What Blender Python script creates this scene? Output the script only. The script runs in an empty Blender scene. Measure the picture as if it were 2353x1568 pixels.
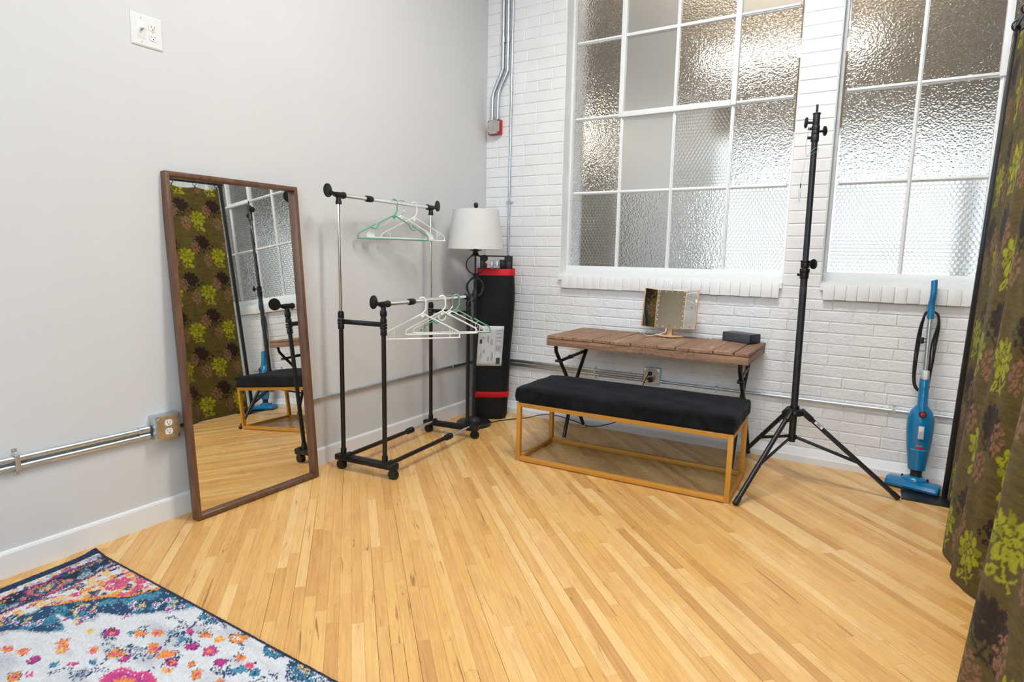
import bpy, bmesh, math, random
import numpy as np
from mathutils import Vector, Matrix

random.seed(7)
rng = np.random.default_rng(7)
SC = bpy.context.scene
COL = SC.collection

# ------------------------------------------------------------------ camera
cam_d = bpy.data.cameras.new('camera')
cam_d.sensor_fit = 'HORIZONTAL'
cam_d.sensor_width = 36.0
cam_d.lens = 1389.45 / 2353 * 36.0
cam_d.clip_start = 0.05
cam = bpy.data.objects.new('camera', cam_d)
COL.objects.link(cam)
_R = Vector((0.85543252, 0.51756885, 0.01891254))
_U = Vector((-0.08746300, 0.10837294, 0.99025529))
_F = Vector((-0.51047568, 0.84875073, -0.13797386))
cm = Matrix.Identity(4)
for i in range(3):
    cm[i][0], cm[i][1], cm[i][2] = _R[i], _U[i], -_F[i]
cm[0][3], cm[1][3], cm[2][3] = 2.692, -4.032, 1.22
cam.matrix_world = cm
SC.camera = cam

# ------------------------------------------------------------------ world, lights, exposure
SC.view_settings.view_transform = 'Standard'
SC.view_settings.look = 'None'
SC.view_settings.gamma = 1.0
SC.view_settings.use_curve_mapping = False
SC.view_settings.exposure = 0.09
SC.cycles.use_denoising = True
SC.cycles.max_bounces = 7
SC.cycles.diffuse_bounces = 3
SC.cycles.glossy_bounces = 4
SC.cycles.transmission_bounces = 8
SC.cycles.use_light_tree = False
SC.cycles.use_adaptive_sampling = True
SC.cycles.adaptive_threshold = 0.04
SC.cycles.use_auto_tile = False
SC.cycles.time_limit = 1000
SC.cycles.sample_clamp_indirect = 6.0
SC.cycles.blur_glossy = 0.6

world = bpy.data.worlds.new('world')
SC.world = world
world.use_nodes = True
world.node_tree.nodes['Background'].inputs[0].default_value = (0.75, 0.85, 1.0, 1)
world.node_tree.nodes['Background'].inputs[1].default_value = 0.6


def area(name, loc, target, sx, sy, power, col):
    d = bpy.data.lights.new(name, 'AREA')
    d.shape = 'RECTANGLE'
    d.size, d.size_y = sx, sy
    d.energy = power
    d.color = col
    o = bpy.data.objects.new(name, d)
    o.location = loc
    o.rotation_euler = (Vector(target) - Vector(loc)).to_track_quat('-Z', 'Y').to_euler()
    COL.objects.link(o)
    return o


# added cool fill light behind the camera, no window built there, and the ceiling lamps of the studio
area('cool_fill', (3.0, -6.95, 2.1), (2.4, 0, 0.8), 3.0, 2.4, 195, (0.60, 0.82, 1.0))
area('ceiling_lamp', (2.0, -1.85, 3.70), (2.0, -1.85, 0), 1.3, 0.35, 74, (0.98, 0.965, 0.955))
area('ceiling_lamp', (2.7, -4.2, 3.70), (2.7, -4.2, 0), 1.3, 0.35, 40, (0.98, 0.965, 0.955))

# ------------------------------------------------------------------ mesh helpers


class MB:
    """collects shapes into one bmesh"""

    def __init__(self):
        self.bm = bmesh.new()

    def box(self, c, s, rot=None, bev=0.0, seg=2):
        m = Matrix.Translation(Vector(c)) @ (rot.to_4x4() if rot is not None else Matrix.Identity(4)) @ Matrix.Diagonal((s[0], s[1], s[2], 1))
        if bev <= 0:
            bmesh.ops.create_cube(self.bm, size=1.0, matrix=m)
            return self
        t = bmesh.new()
        bmesh.ops.create_cube(t, size=1.0, matrix=m)
        bmesh.ops.bevel(t, geom=list(t.edges), offset=bev, segments=seg, profile=0.5, affect='EDGES')
        self._merge(t)
        return self

    def _merge(self, t):
        mp = {v: self.bm.verts.new(v.co) for v in t.verts}
        for f in t.faces:
            try:
                self.bm.faces.new([mp[v] for v in f.verts])
            except ValueError:
                pass
        t.free()

    def bx(self, x0, x1, y0, y1, z0, z1, bev=0.0, seg=2):
        return self.box(((x0 + x1) / 2, (y0 + y1) / 2, (z0 + z1) / 2), (abs(x1 - x0), abs(y1 - y0), abs(z1 - z0)), None, bev, seg)

    def bar(self, p0, p1, w, h, up=(0, 0, 1), bev=0.0):
        """rectangular bar from p0 to p1"""
        p0, p1 = Vector(p0), Vector(p1)
        d = (p1 - p0)
        L = d.length
        z = d.normalized()
        x = Vector(up).cross(z)
        if x.length < 1e-5:
            x = Vector((1, 0, 0)).cross(z)
        x.normalize()
        y = z.cross(x)
        R = Matrix((x, y, z)).transposed()
        return self.box((p0 + p1) / 2, (w, h, L), R, bev)

    def ring(self, c, x, y, r, n, r2=None):
        return [self.bm.verts.new(Vector(c) + x * (r * math.cos(2 * math.pi * i / n)) + y * ((r2 or r) * math.sin(2 * math.pi * i / n))) for i in range(n)]

    def skin(self, rings, cap=True, closed=False):
        n = len(rings[0])
        m = len(rings)
        for k in range(m if closed else m - 1):
            a, b = rings[k], rings[(k + 1) % m]
            for i in range(n):
                self.bm.faces.new((a[i], a[(i + 1) % n], b[(i + 1) % n], b[i]))
        if cap and not closed:
            self.bm.faces.new(list(reversed(rings[0])))
            self.bm.faces.new(rings[-1])

    def tube(self, pts, r, n=8, closed=False, cap=True):
        pts = [Vector(p) for p in pts]
        m = len(pts)
        rs = r if isinstance(r, (list, tuple)) else [r] * m
        tang = []
        for i in range(m):
            if closed:
                t = pts[(i + 1) % m] - pts[i - 1]
            else:
                t = pts[min(i + 1, m - 1)] - pts[max(i - 1, 0)]
            tang.append(t.normalized())
        t0 = tang[0]
        x = t0.orthogonal().normalized()
        rings = []
        for i in range(m):
            t = tang[i]
            if i:
                q = tang[i - 1].rotation_difference(t)
                x = (q @ x).normalized()
            x = (x - t * x.dot(t)).normalized()
            y = t.cross(x)
            rings.append(self.ring(pts[i], x, y, rs[i], n))
        self.skin(rings, cap, closed)
        return self

    def cyl(self, p0, p1, r, r1=None, n=20):
        return self.tube([p0, p1], [r, r if r1 is None else r1], n)

    def lathe(self, prof, origin=(0, 0, 0), axis=(0, 0, 1), n=28, cap=True, sx=1.0, sy=1.0, xdir=None):
        z = Vector(axis).normalized()
        x = Vector(xdir) if xdir is not None else (Vector((1, 0, 0)) if abs(z.x) < 0.9 else Vector((0, 1, 0)))
        x = (x - z * x.dot(z)).normalized()
        y = z.cross(x)
        o = Vector(origin)
        rings = [self.ring(o + z * h, x * sx, y * sy, r, n) for r, h in prof]
        self.skin(rings, cap)
        return self

    def torus(self, c, normal, R, r, n=36, k=8):
        z = Vector(normal).normalized()
        x = z.orthogonal().normalized()
        y = z.cross(x)
        pts = [Vector(c) + x * (R * math.cos(2 * math.pi * i / n)) + y * (R * math.sin(2 * math.pi * i / n)) for i in range(n)]
        return self.tube(pts, r, k, closed=True)

    def ball(self, c, r, s=(1, 1, 1), u=16, v=10):
        bmesh.ops.create_uvsphere(self.bm, u_segments=u, v_segments=v, radius=r,
                                  matrix=Matrix.Translation(Vector(c)) @ Matrix.Diagonal((s[0], s[1], s[2], 1)))
        return self

    def prism(self, poly, x, y, o, depth):
        """polygon in the plane (o, x, y) extruded by depth along x cross y"""
        x, y, o = Vector(x), Vector(y), Vector(o)
        z = x.cross(y).normalized()
        a = [self.bm.verts.new(o + x * p[0] + y * p[1]) for p in poly]
        b = [self.bm.verts.new(v.co + z * depth) for v in a]
        self.bm.faces.new(list(reversed(a)))
        self.bm.faces.new(b)
        n = len(a)
        for i in range(n):
            self.bm.faces.new((a[i], a[(i + 1) % n], b[(i + 1) % n], b[i]))
        return self


def basis(o):
    m = o.matrix_basis.copy()
    p = o.parent
    while p is not None:
        m = p.matrix_basis @ m
        p = p.parent
    return m


def finish(name, me, mat, parent=None, origin=None, smooth=35, props=None):
    if mat is not None and not me.materials:
        me.materials.append(mat)
    if parent is not None:
        me.transform(basis(parent).inverted())
    elif origin is not None:
        me.transform(Matrix.Translation(-Vector(origin)))
    if smooth:
        me.polygons.foreach_set('use_smooth', [True] * len(me.polygons))
        me.set_sharp_from_angle(angle=math.radians(smooth))
    me.update()
    o = bpy.data.objects.new(name, me)
    COL.objects.link(o)
    if parent is not None:
        o.parent = parent
    elif origin is not None:
        o.location = origin
    return o


def obj(name, mb, mat, parent=None, origin=None, smooth=35):
    """links a bmesh given in world coordinates as one object"""
    me = bpy.data.meshes.new(name)
    bmesh.ops.recalc_face_normals(mb.bm, faces=list(mb.bm.faces))
    mb.bm.to_mesh(me)
    mb.bm.free()
    return finish(name, me, mat, parent, origin, smooth)


def pydata(name, verts, faces, mat, parent=None, origin=None, smooth=0):
    me = bpy.data.meshes.new(name)
    me.from_pydata(verts, [], faces)
    return finish(name, me, mat, parent, origin, smooth)


def thing(name, label, cat, loc=(0, 0, 0), rotz=0.0, group=None):
    o = bpy.data.objects.new(name, None)
    o.empty_display_size = 0.1
    COL.objects.link(o)
    o.location = loc
    o.rotation_euler = (0, 0, rotz)
    tag(o, label, cat, group)
    return o


def tag(o, label, cat, group=None):
    o['label'] = label
    o['category'] = cat
    if group:
        o['group'] = group
    return o


def struct(o, label=None, cat=None):
    o['kind'] = 'structure'
    if label:
        o['label'] = label
    if cat:
        o['category'] = cat
    return o


def anchor(name, label, cat, loc=(0, 0, 0)):
    """an empty that carries the pieces of one element of the room"""
    o = thing(name, label, cat, loc)
    o['kind'] = 'structure'
    return o


def spline(pts, k=8):
    """Catmull-Rom through the points"""
    P = [Vector(p) for p in pts]
    out = []
    for i in range(len(P) - 1):
        p0, p1, p2, p3 = P[max(i - 1, 0)], P[i], P[i + 1], P[min(i + 2, len(P) - 1)]
        for j in range(k):
            t = j / k
            out.append(0.5 * ((2 * p1) + (p2 - p0) * t + (2 * p0 - 5 * p1 + 4 * p2 - p3) * t * t + (3 * p1 - p0 - 3 * p2 + p3) * t ** 3))
    out.append(P[-1])
    return out


def text_mesh(name, body, size, mat, parent, o, x, y, lift=0.0006, align='CENTER'):
    """flat lettering in the plane (o, x, y)"""
    cu = bpy.data.curves.new(name, 'FONT')
    cu.body = body
    cu.size = size
    cu.align_x = align
    cu.align_y = 'CENTER'
    cu.extrude = 0.0
    t = bpy.data.objects.new(name, cu)
    COL.objects.link(t)
    dg = bpy.context.evaluated_depsgraph_get()
    me = bpy.data.meshes.new_from_object(t.evaluated_get(dg))
    bpy.data.objects.remove(t)
    bpy.data.curves.remove(cu)
    x, y = Vector(x).normalized(), Vector(y).normalized()
    z = x.cross(y)
    R = Matrix.Identity(4)
    for i in range(3):
        R[i][0], R[i][1], R[i][2], R[i][3] = x[i], y[i], z[i], o[i] + z[i] * lift
    me.transform(R)
    me.materials.clear()
    return finish(name, me, mat, parent, None, 0)


# ------------------------------------------------------------------ materials

def srgb(r, g, b):
    def f(c):
        c /= 255.0
        return c / 12.92 if c <= 0.04045 else ((c + 0.055) / 1.055) ** 2.4
    return (f(r), f(g), f(b), 1.0)


class NT:
    def __init__(self, name):
        self.m = bpy.data.materials.new(name)
        self.m.use_nodes = True
        self.nt = self.m.node_tree
        self.b = self.nt.nodes['Principled BSDF']
        self.out = self.nt.nodes['Material Output']

    def n(self, typ, **kw):
        nd = self.nt.nodes.new(typ)
        for k, v in kw.items():
            setattr(nd, k, v)
        return nd

    def l(self, a, b):
        self.nt.links.new(a, b)

    def val(self, sock, v):
        if isinstance(v, bpy.types.NodeSocket):
            self.l(v, sock)
        elif v is not None:
            sock.default_value = v

    def math(self, op, a, b=None, c=None):
        nd = self.n('ShaderNodeMath', operation=op)
        self.val(nd.inputs[0], a)
        self.val(nd.inputs[1], b)
        if c is not None:
            self.val(nd.inputs[2], c)
        return nd.outputs[0]

    def pos(self, scale=(1, 1, 1), rot=(0, 0, 0), loc=(0, 0, 0), obj=False):
        src = self.n('ShaderNodeTexCoord').outputs['Object'] if obj else self.n('ShaderNodeNewGeometry').outputs['Position']
        mp = self.n('ShaderNodeMapping')
        mp.inputs['Scale'].default_value = scale
        mp.inputs['Rotation'].default_value = rot
        mp.inputs['Location'].default_value = loc
        self.l(src, mp.inputs['Vector'])
        return mp.outputs[0]

    def noise(self, vec, scale, detail=4, rough=0.55, dist=0.0):
        nd = self.n('ShaderNodeTexNoise')
        self.l(vec, nd.inputs['Vector'])
        nd.inputs['Scale'].default_value = scale
        nd.inputs['Detail'].default_value = min(detail, 3)
        nd.inputs['Roughness'].default_value = rough
        nd.inputs['Distortion'].default_value = dist
        return nd.outputs['Fac']

    def ramp(self, fac, stops):
        nd = self.n('ShaderNodeValToRGB')
        cr = nd.color_ramp
        while len(cr.elements) < len(stops):
            cr.elements.new(0.5)
        for e, (p, c) in zip(cr.elements, stops):
            e.position = p
            e.color = c
        self.l(fac, nd.inputs[0])
        return nd.outputs[0]

    def mix(self, fac, a, b, mode='MIX'):
        nd = self.n('ShaderNodeMix', data_type='RGBA', blend_type=mode)
        self.val(nd.inputs[0], fac)
        self.val(nd.inputs[6], a)
        self.val(nd.inputs[7], b)
        return nd.outputs[2]

    def bump(self, h, strength=0.3, dist=0.002):
        nd = self.n('ShaderNodeBump')
        nd.inputs['Strength'].default_value = strength
        nd.inputs['Distance'].default_value = dist
        self.l(h, nd.inputs['Height'])
        self.l(nd.outputs[0], self.b.inputs['Normal'])
        return nd

    def base(self, col=None, rough=None, metal=None, spec=None, coat=None, coat_rough=None):
        self.val(self.b.inputs['Base Color'], col)
        self.val(self.b.inputs['Roughness'], rough)
        self.val(self.b.inputs['Metallic'], metal)
        self.val(self.b.inputs['Specular IOR Level'], spec)
        self.val(self.b.inputs['Coat Weight'], coat)
        self.val(self.b.inputs['Coat Roughness'], coat_rough)
        return self


def plain(name, col, rough=0.5, metal=0.0, var=0.06, scale=30, bump=0.0, bscale=200, spec=0.5, coat=None):
    t = NT(name)
    p = t.pos()
    nz = t.noise(p, scale)
    a = [max(c * (1 - var), 0) for c in col[:3]] + [1]
    b = [min(c * (1 + var), 1) for c in col[:3]] + [1]
    t.base(t.ramp(nz, [(0.3, a), (0.7, b)]), rough, metal, spec, coat)
    if bump:
        t.bump(t.noise(p, bscale, 3), bump, 0.001)
    return t.m


M = {}
M['drywall'] = plain('white_drywall_paint', (0.69, 0.69, 0.69, 1), 0.55, var=0.012, scale=3, bump=0.05, bscale=260)
M['beige'] = plain('beige_wall_paint', (0.60, 0.52, 0.42, 1), 0.6, var=0.02, scale=3)
M['trim'] = plain('white_trim_paint', (0.84, 0.84, 0.85, 1), 0.35, var=0.01, scale=6, bump=0.04, bscale=120)
M['ceiling'] = plain('ceiling_paint', (0.62, 0.56, 0.47, 1), 0.7, var=0.02, scale=3)
M['window_paint'] = plain('window_paint', (0.86, 0.87, 0.87, 1), 0.32, var=0.02, scale=40, bump=0.08, bscale=90)
M['black_plastic'] = plain('black_plastic', (0.007, 0.007, 0.0075, 1), 0.40, var=0.2, scale=60, bump=0.08, bscale=700, spec=0.35)
M['black_steel'] = plain('black_powder_coat', (0.010, 0.010, 0.011, 1), 0.34, var=0.15, scale=40, bump=0.05, bscale=900)
M['black_tube'] = plain('brown_black_tube', (0.010, 0.008, 0.007, 1), 0.36, var=0.15, scale=40, spec=0.4)
M['stand_black'] = plain('stand_black_anodised', (0.017, 0.019, 0.024, 1), 0.42, var=0.15, scale=40, spec=0.5)
M['chrome'] = plain('chrome', (0.86, 0.86, 0.85, 1), 0.07, 1.0, var=0.03)
M['zinc'] = plain('galvanised_steel', (0.60, 0.65, 0.69, 1), 0.40, 1.0, var=0.14, scale=70)
M['zinc_dull'] = plain('dull_zinc_plate', (0.60, 0.58, 0.54, 1), 0.38, 1.0, var=0.18, scale=45)
M['white_plastic'] = plain('white_plastic', (0.82, 0.82, 0.81, 1), 0.3, var=0.02)
M['hanger_white'] = plain('hanger_white_plastic', (0.86, 0.86, 0.84, 1), 0.28, var=0.02)
M['hanger_green'] = plain('hanger_green_plastic', srgb(112, 172, 142), 0.3, var=0.04)
M['dark_hole'] = plain('socket_slot_black', (0.01, 0.01, 0.01, 1), 0.6)
M['gold_paint'] = plain('gold_paint', srgb(206, 146, 54), 0.38, 0.15, var=0.05, scale=25)
M['rose_gold'] = plain('pale_gold_plastic', srgb(222, 182, 138), 0.3, 0.35, var=0.04)
M['red_paint'] = plain('red_box_paint', srgb(178, 22, 30), 0.4, var=0.05)
M['red_fabric'] = plain('red_webbing', srgb(206, 10, 32), 0.7, var=0.12, scale=200, bump=0.3, bscale=900)
M['blue_plastic'] = plain('blue_plastic', srgb(0, 118, 172), 0.24, var=0.03, coat=0.3)
M['grey_plastic'] = plain('light_grey_plastic', srgb(186, 192, 200), 0.35, var=0.03)
M['rubber'] = plain('black_rubber', (0.008, 0.008, 0.009, 1), 0.55, var=0.1)
M['cord'] = plain('black_cord', (0.008, 0.008, 0.009, 1), 0.42, var=0.1)
M['charcoal'] = plain('charcoal_speaker_shell', srgb(66, 68, 76), 0.42, var=0.05, scale=300)
M['charcoal_dark'] = plain('charcoal_speaker_grille', srgb(44, 46, 54), 0.5, var=0.08, scale=500)
M['print_grey'] = plain('grey_print', srgb(120, 124, 130), 0.5)
M['print_dark'] = plain('dark_print', srgb(60, 58, 60), 0.5)
M['print_white'] = plain('pale_print', srgb(150, 205, 225), 0.5)
M['print_red'] = plain('red_print', srgb(190, 20, 40), 0.5)
M['led'] = plain('led_dot', (0.9, 0.88, 0.84, 1), 0.4)
M['foot_plastic'] = plain('clear_foot_cap', srgb(200, 196, 188), 0.4)


def mk_mirror(name, tint):
    t = NT(name)
    t.base((*tint, 1), 0.012, 1.0)
    p = t.pos()
    t.bump(t.noise(p, 1.5, 1), 0.002, 0.001)
    return t.m


M['mirror'] = mk_mirror('mirror_silver', (0.90, 0.90, 0.87))
M['mirror_small'] = mk_mirror('vanity_mirror_silver', (0.86, 0.86, 0.85))


def mk_walnut():
    t = NT('walnut_veneer')
    p = t.pos((14, 14, 1.2))
    g = t.noise(p, 3.0, 6, 0.65, 0.6)
    fine = t.noise(t.pos((160, 160, 5)), 2.0, 3)
    c = t.ramp(g, [(0.25, srgb(70, 44, 30)), (0.5, srgb(104, 70, 50)), (0.75, srgb(126, 90, 66))])
    c = t.mix(0.25, c, t.ramp(fine, [(0.35, srgb(58, 36, 26)), (0.65, srgb(140, 102, 78))]))
    t.base(c, 0.45)
    t.bump(fine, 0.1, 0.0006)
    return t.m


M['walnut'] = mk_walnut()


def mk_floor():
    """varnished maple strips: tone per strip from the 'tint' attribute, grain along the strip"""
    t = NT('varnished_maple')
    at = t.n('ShaderNodeAttribute', attribute_name='tint')
    tint = at.outputs['Fac']
    rot = (0, 0, math.radians(44.0))
    geo = t.n('ShaderNodeNewGeometry').outputs['Position']
    mp = t.n('ShaderNodeMapping')
    mp.inputs['Rotation'].default_value = rot
    t.l(geo, mp.inputs['Vector'])
    off = t.n('ShaderNodeCombineXYZ')
    t.l(t.math('MULTIPLY', tint, 37.0), off.inputs[0])
    t.l(t.math('MULTIPLY', tint, 91.0), off.inputs[2])
    ad = t.n('ShaderNodeVectorMath', operation='ADD')
    t.l(mp.outputs[0], ad.inputs[0])
    t.l(off.outputs[0], ad.inputs[1])

    def stretched(s):
        m2 = t.n('ShaderNodeMapping')
        m2.inputs['Scale'].default_value = s
        t.l(ad.outputs[0], m2.inputs['Vector'])
        return m2.outputs[0]
    grain = t.noise(stretched((2.2, 45, 1)), 2.2, 6, 0.6, 0.5)
    pore = t.noise(stretched((9, 300, 1)), 2.0, 3)
    blot = t.noise(stretched((3.0, 9, 1)), 1.6, 3, 0.5, 0.3)
    dark = t.noise(stretched((1.3, 16, 1)), 2.3, 4, 0.55, 1.2)
    base = t.ramp(tint, [(0.0, srgb(194, 136, 72)), (0.30, srgb(220, 165, 92)), (0.65, srgb(237, 186, 108)), (1.0, srgb(250, 212, 146))])
    g = t.ramp(grain, [(0.3, srgb(192, 134, 72)), (0.55, srgb(230, 178, 104)), (0.8, srgb(246, 206, 140))])
    c = t.mix(0.34, base, g)
    c = t.mix(t.ramp(blot, [(0.55, (0, 0, 0, 1)), (0.75, (0.5, 0.5, 0.5, 1))]), c, srgb(206, 146, 82))
    c = t.mix(0.10, c, t.ramp(pore, [(0.35, srgb(150, 96, 50)), (0.6, srgb(244, 210, 160))]))
    c = t.mix(t.ramp(dark, [(0.655, (0, 0, 0, 1)), (0.73, (0.7, 0.7, 0.7, 1))]), c, srgb(126, 84, 48))
    wear = t.noise(t.pos(), 1.3, 4, 0.6)
    t.base(c, t.ramp(wear, [(0.3, (0.20,) * 3 + (1,)), (0.7, (0.32,) * 3 + (1,))]), 0.0, 0.5)
    t.bump(t.noise(stretched((1.5, 18, 1)), 1.5, 1), 0.015, 0.002)
    return t.m


M['maple'] = mk_floor()
M['subfloor'] = plain('dark_subfloor', srgb(70, 46, 26), 0.8)


def mk_brick_paint():
    t = NT('white_painted_brick')
    p = t.pos()
    lump = t.noise(p, 38, 2, 0.6)
    fine = t.noise(p, 170, 2, 0.6)
    pit = t.n('ShaderNodeTexVoronoi')
    pit.inputs['Scale'].default_value = 26
    t.l(t.pos((1, 1, 1.6)), pit.inputs['Vector'])
    pitm = t.ramp(pit.outputs['Distance'], [(0.03, (1, 1, 1, 1)), (0.09, (0, 0, 0, 1))])
    pitn = t.ramp(t.noise(p, 9, 2), [(0.58, (0, 0, 0, 1)), (0.66, (1, 1, 1, 1))])
    pits = t.math('MULTIPLY', pitm, pitn)
    c = t.ramp(t.noise(p, 5, 4), [(0.3, (0.82, 0.815, 0.82, 1)), (0.7, (0.88, 0.88, 0.885, 1))])
    c = t.mix(t.math('MULTIPLY', pits, 0.5), c, (0.35, 0.32, 0.30, 1))
    t.base(c, 0.42)
    # the old brickwork below the sills is rougher than the smooth upper wall
    z = t.n('ShaderNodeSeparateXYZ')
    t.l(t.n('ShaderNodeNewGeometry').outputs['Position'], z.inputs[0])
    low = t.n('ShaderNodeMapRange')
    low.inputs[1].default_value = 1.02
    low.inputs[2].default_value = 0.98
    low.inputs[3].default_value = 0.35
    low.inputs[4].default_value = 1.0
    t.l(z.outputs[2], low.inputs[0])
    h = t.math('ADD', t.math('MULTIPLY', lump, 1.0), t.math('MULTIPLY', fine, 0.35))
    h = t.math('SUBTRACT', h, t.math('MULTIPLY', pits, 0.8))
    h = t.math('MULTIPLY', h, low.outputs[0])
    t.bump(h, 0.8, 0.007)
    return t.m


M['brick'] = mk_brick_paint()


def mk_reclaimed(name, along):
    """old reclaimed planks: grain along x or y"""
    t = NT(name)
    s = (2.0, 34, 34) if along == 'x' else (34, 2.0, 34)
    tint = t.n('ShaderNodeAttribute', attribute_name='tint').outputs['Fac']
    geo = t.n('ShaderNodeNewGeometry').outputs['Position']
    off = t.n('ShaderNodeCombineXYZ')
    t.l(t.math('MULTIPLY', tint, 5.0), off.inputs[0])
    t.l(t.math('MULTIPLY', tint, 9.0), off.inputs[1])
    ad = t.n('ShaderNodeVectorMath', operation='ADD')
    t.l(geo, ad.inputs[0])
    t.l(off.outputs[0], ad.inputs[1])
    m2 = t.n('ShaderNodeMapping')
    m2.inputs['Scale'].default_value = s
    t.l(ad.outputs[0], m2.inputs['Vector'])
    g = t.noise(m2.outputs[0], 1.6, 7, 0.7, 0.7)
    w = t.noise(ad.outputs[0], 9, 4, 0.6)
    f = t.noise(ad.outputs[0], 90, 4, 0.7)
    c = t.ramp(g, [(0.26, srgb(84, 54, 38)), (0.42, srgb(136, 98, 72)), (0.58, srgb(172, 134, 102)), (0.76, srgb(204, 172, 138))])
    c = t.mix(t.ramp(w, [(0.5, (0, 0, 0, 1)), (0.72, (0.55, 0.55, 0.55, 1))]), c, srgb(120, 112, 102))
    c = t.mix(t.math('MULTIPLY', tint, 0.62), c, srgb(118, 70, 54))
    c = t.mix(0.22, c, t.ramp(f, [(0.35, srgb(60, 40, 30)), (0.65, srgb(190, 160, 130))]))
    t.base(c, 0.6)
    t.bump(t.math('ADD', g, t.math('MULTIPLY', f, 0.5)), 0.45, 0.003)
    return t.m


M['plank_y'] = mk_reclaimed('reclaimed_plank_across', 'y')
M['plank_x'] = mk_reclaimed('reclaimed_plank_along', 'x')


def mk_velvet():
    t = NT('black_velvet')
    p = t.pos()
    n1 = t.noise(p, 7, 4, 0.6, 1.0)
    n2 = t.noise(p, 400, 2)
    t.base(t.ramp(n1, [(0.35, (0.004, 0.004, 0.005, 1)), (0.7, (0.013, 0.014, 0.017, 1))]), 0.85, 0.0, 0.15)
    t.b.inputs['Sheen Weight'].default_value = 0.10
    t.b.inputs['Sheen Roughness'].default_value = 0.4
    t.b.inputs['Sheen Tint'].default_value = (0.5, 0.52, 0.56, 1)
    t.bump(t.math('ADD', t.math('MULTIPLY', n1, 4.0), n2), 0.4, 0.004)
    return t.m


M['velvet'] = mk_velvet()


def mk_nylon():
    t = NT('black_nylon_cloth')
    p = t.pos()
    n1 = t.noise(p, 9, 4, 0.55, 0.8)
    n2 = t.noise(p, 700, 2)
    t.base((0.004, 0.004, 0.0045, 1), 0.6, 0.0, 0.3)
    t.bump(t.math('ADD', t.math('MULTIPLY', n1, 6.0), n2), 0.45, 0.003)
    return t.m


M['nylon'] = mk_nylon()


def mk_shade():
    t = NT('white_linen_shade')
    w = t.n('ShaderNodeTexWave', wave_type='BANDS', bands_direction='Z')
    w.inputs['Scale'].default_value = 260
    w.inputs['Distortion'].default_value = 1.2
    t.l(t.pos(), w.inputs['Vector'])
    t.base((0.86, 0.855, 0.835, 1), 0.8)
    t.bump(w.outputs['Fac'], 0.06, 0.0005)
    tr = t.n('ShaderNodeBsdfTranslucent')
    tr.inputs[0].default_value = (0.8, 0.78, 0.74, 1)
    mx = t.n('ShaderNodeMixShader')
    mx.inputs[0].default_value = 0.25
    t.l(t.b.outputs[0], mx.inputs[1])
    t.l(tr.outputs[0], mx.inputs[2])
    t.l(mx.outputs[0], t.out.inputs[0])
    return t.m


M['shade'] = mk_shade()


def mk_woven(name, bumpscale, rough, strength):
    """cloth whose dyed pattern comes from the vertex colours"""
    t = NT(name)
    at = t.n('ShaderNodeAttribute', attribute_name='dye')
    p = t.pos()
    n1 = t.noise(p, bumpscale, 3, 0.7)
    n2 = t.noise(t.pos((60, 60, 420)), 1.0, 3, 0.7)
    c = t.mix(0.22, at.outputs['Color'], t.mix(n1, at.outputs['Color'], (0.0, 0.0, 0.0, 1)), 'MIX')
    t.base(c, rough, 0.0, 0.2)
    t.b.inputs['Sheen Weight'].default_value = 0.08
    t.bump(t.math('ADD', n1, n2), strength, 0.002)
    return t.m


M['rug'] = mk_woven('rug_pile', 240, 0.95, 0.7)
M['curtain'] = mk_woven('chenille_curtain', 520, 0.85, 0.6)


def hexcells(t, vec, scale):
    """returns hex distance (0 centre .. 0.5 edge) of a honeycomb in the x z plane"""
    mp = t.n('ShaderNodeMapping')
    mp.inputs['Scale'].default_value = (scale, scale, scale)
    t.l(vec, mp.inputs['Vector'])
    sp = t.n('ShaderNodeSeparateXYZ')
    t.l(mp.outputs[0], sp.inputs[0])
    S3 = math.sqrt(3)

    def cell(ox, oz):
        x = t.math('SUBTRACT', t.math('FLOORED_MODULO', t.math('ADD', sp.outputs[0], ox), 1.0), 0.5)
        z = t.math('SUBTRACT', t.math('FLOORED_MODULO', t.math('ADD', sp.outputs[2], oz), S3), S3 / 2)
        ax, az = t.math('ABSOLUTE', x), t.math('ABSOLUTE', z)
        return t.math('MAXIMUM', ax, t.math('ADD', t.math('MULTIPLY', ax, 0.5), t.math('MULTIPLY', az, S3 / 2)))
    return t.math('MINIMUM', cell(0, 0), cell(0.5, S3 / 2))


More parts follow.
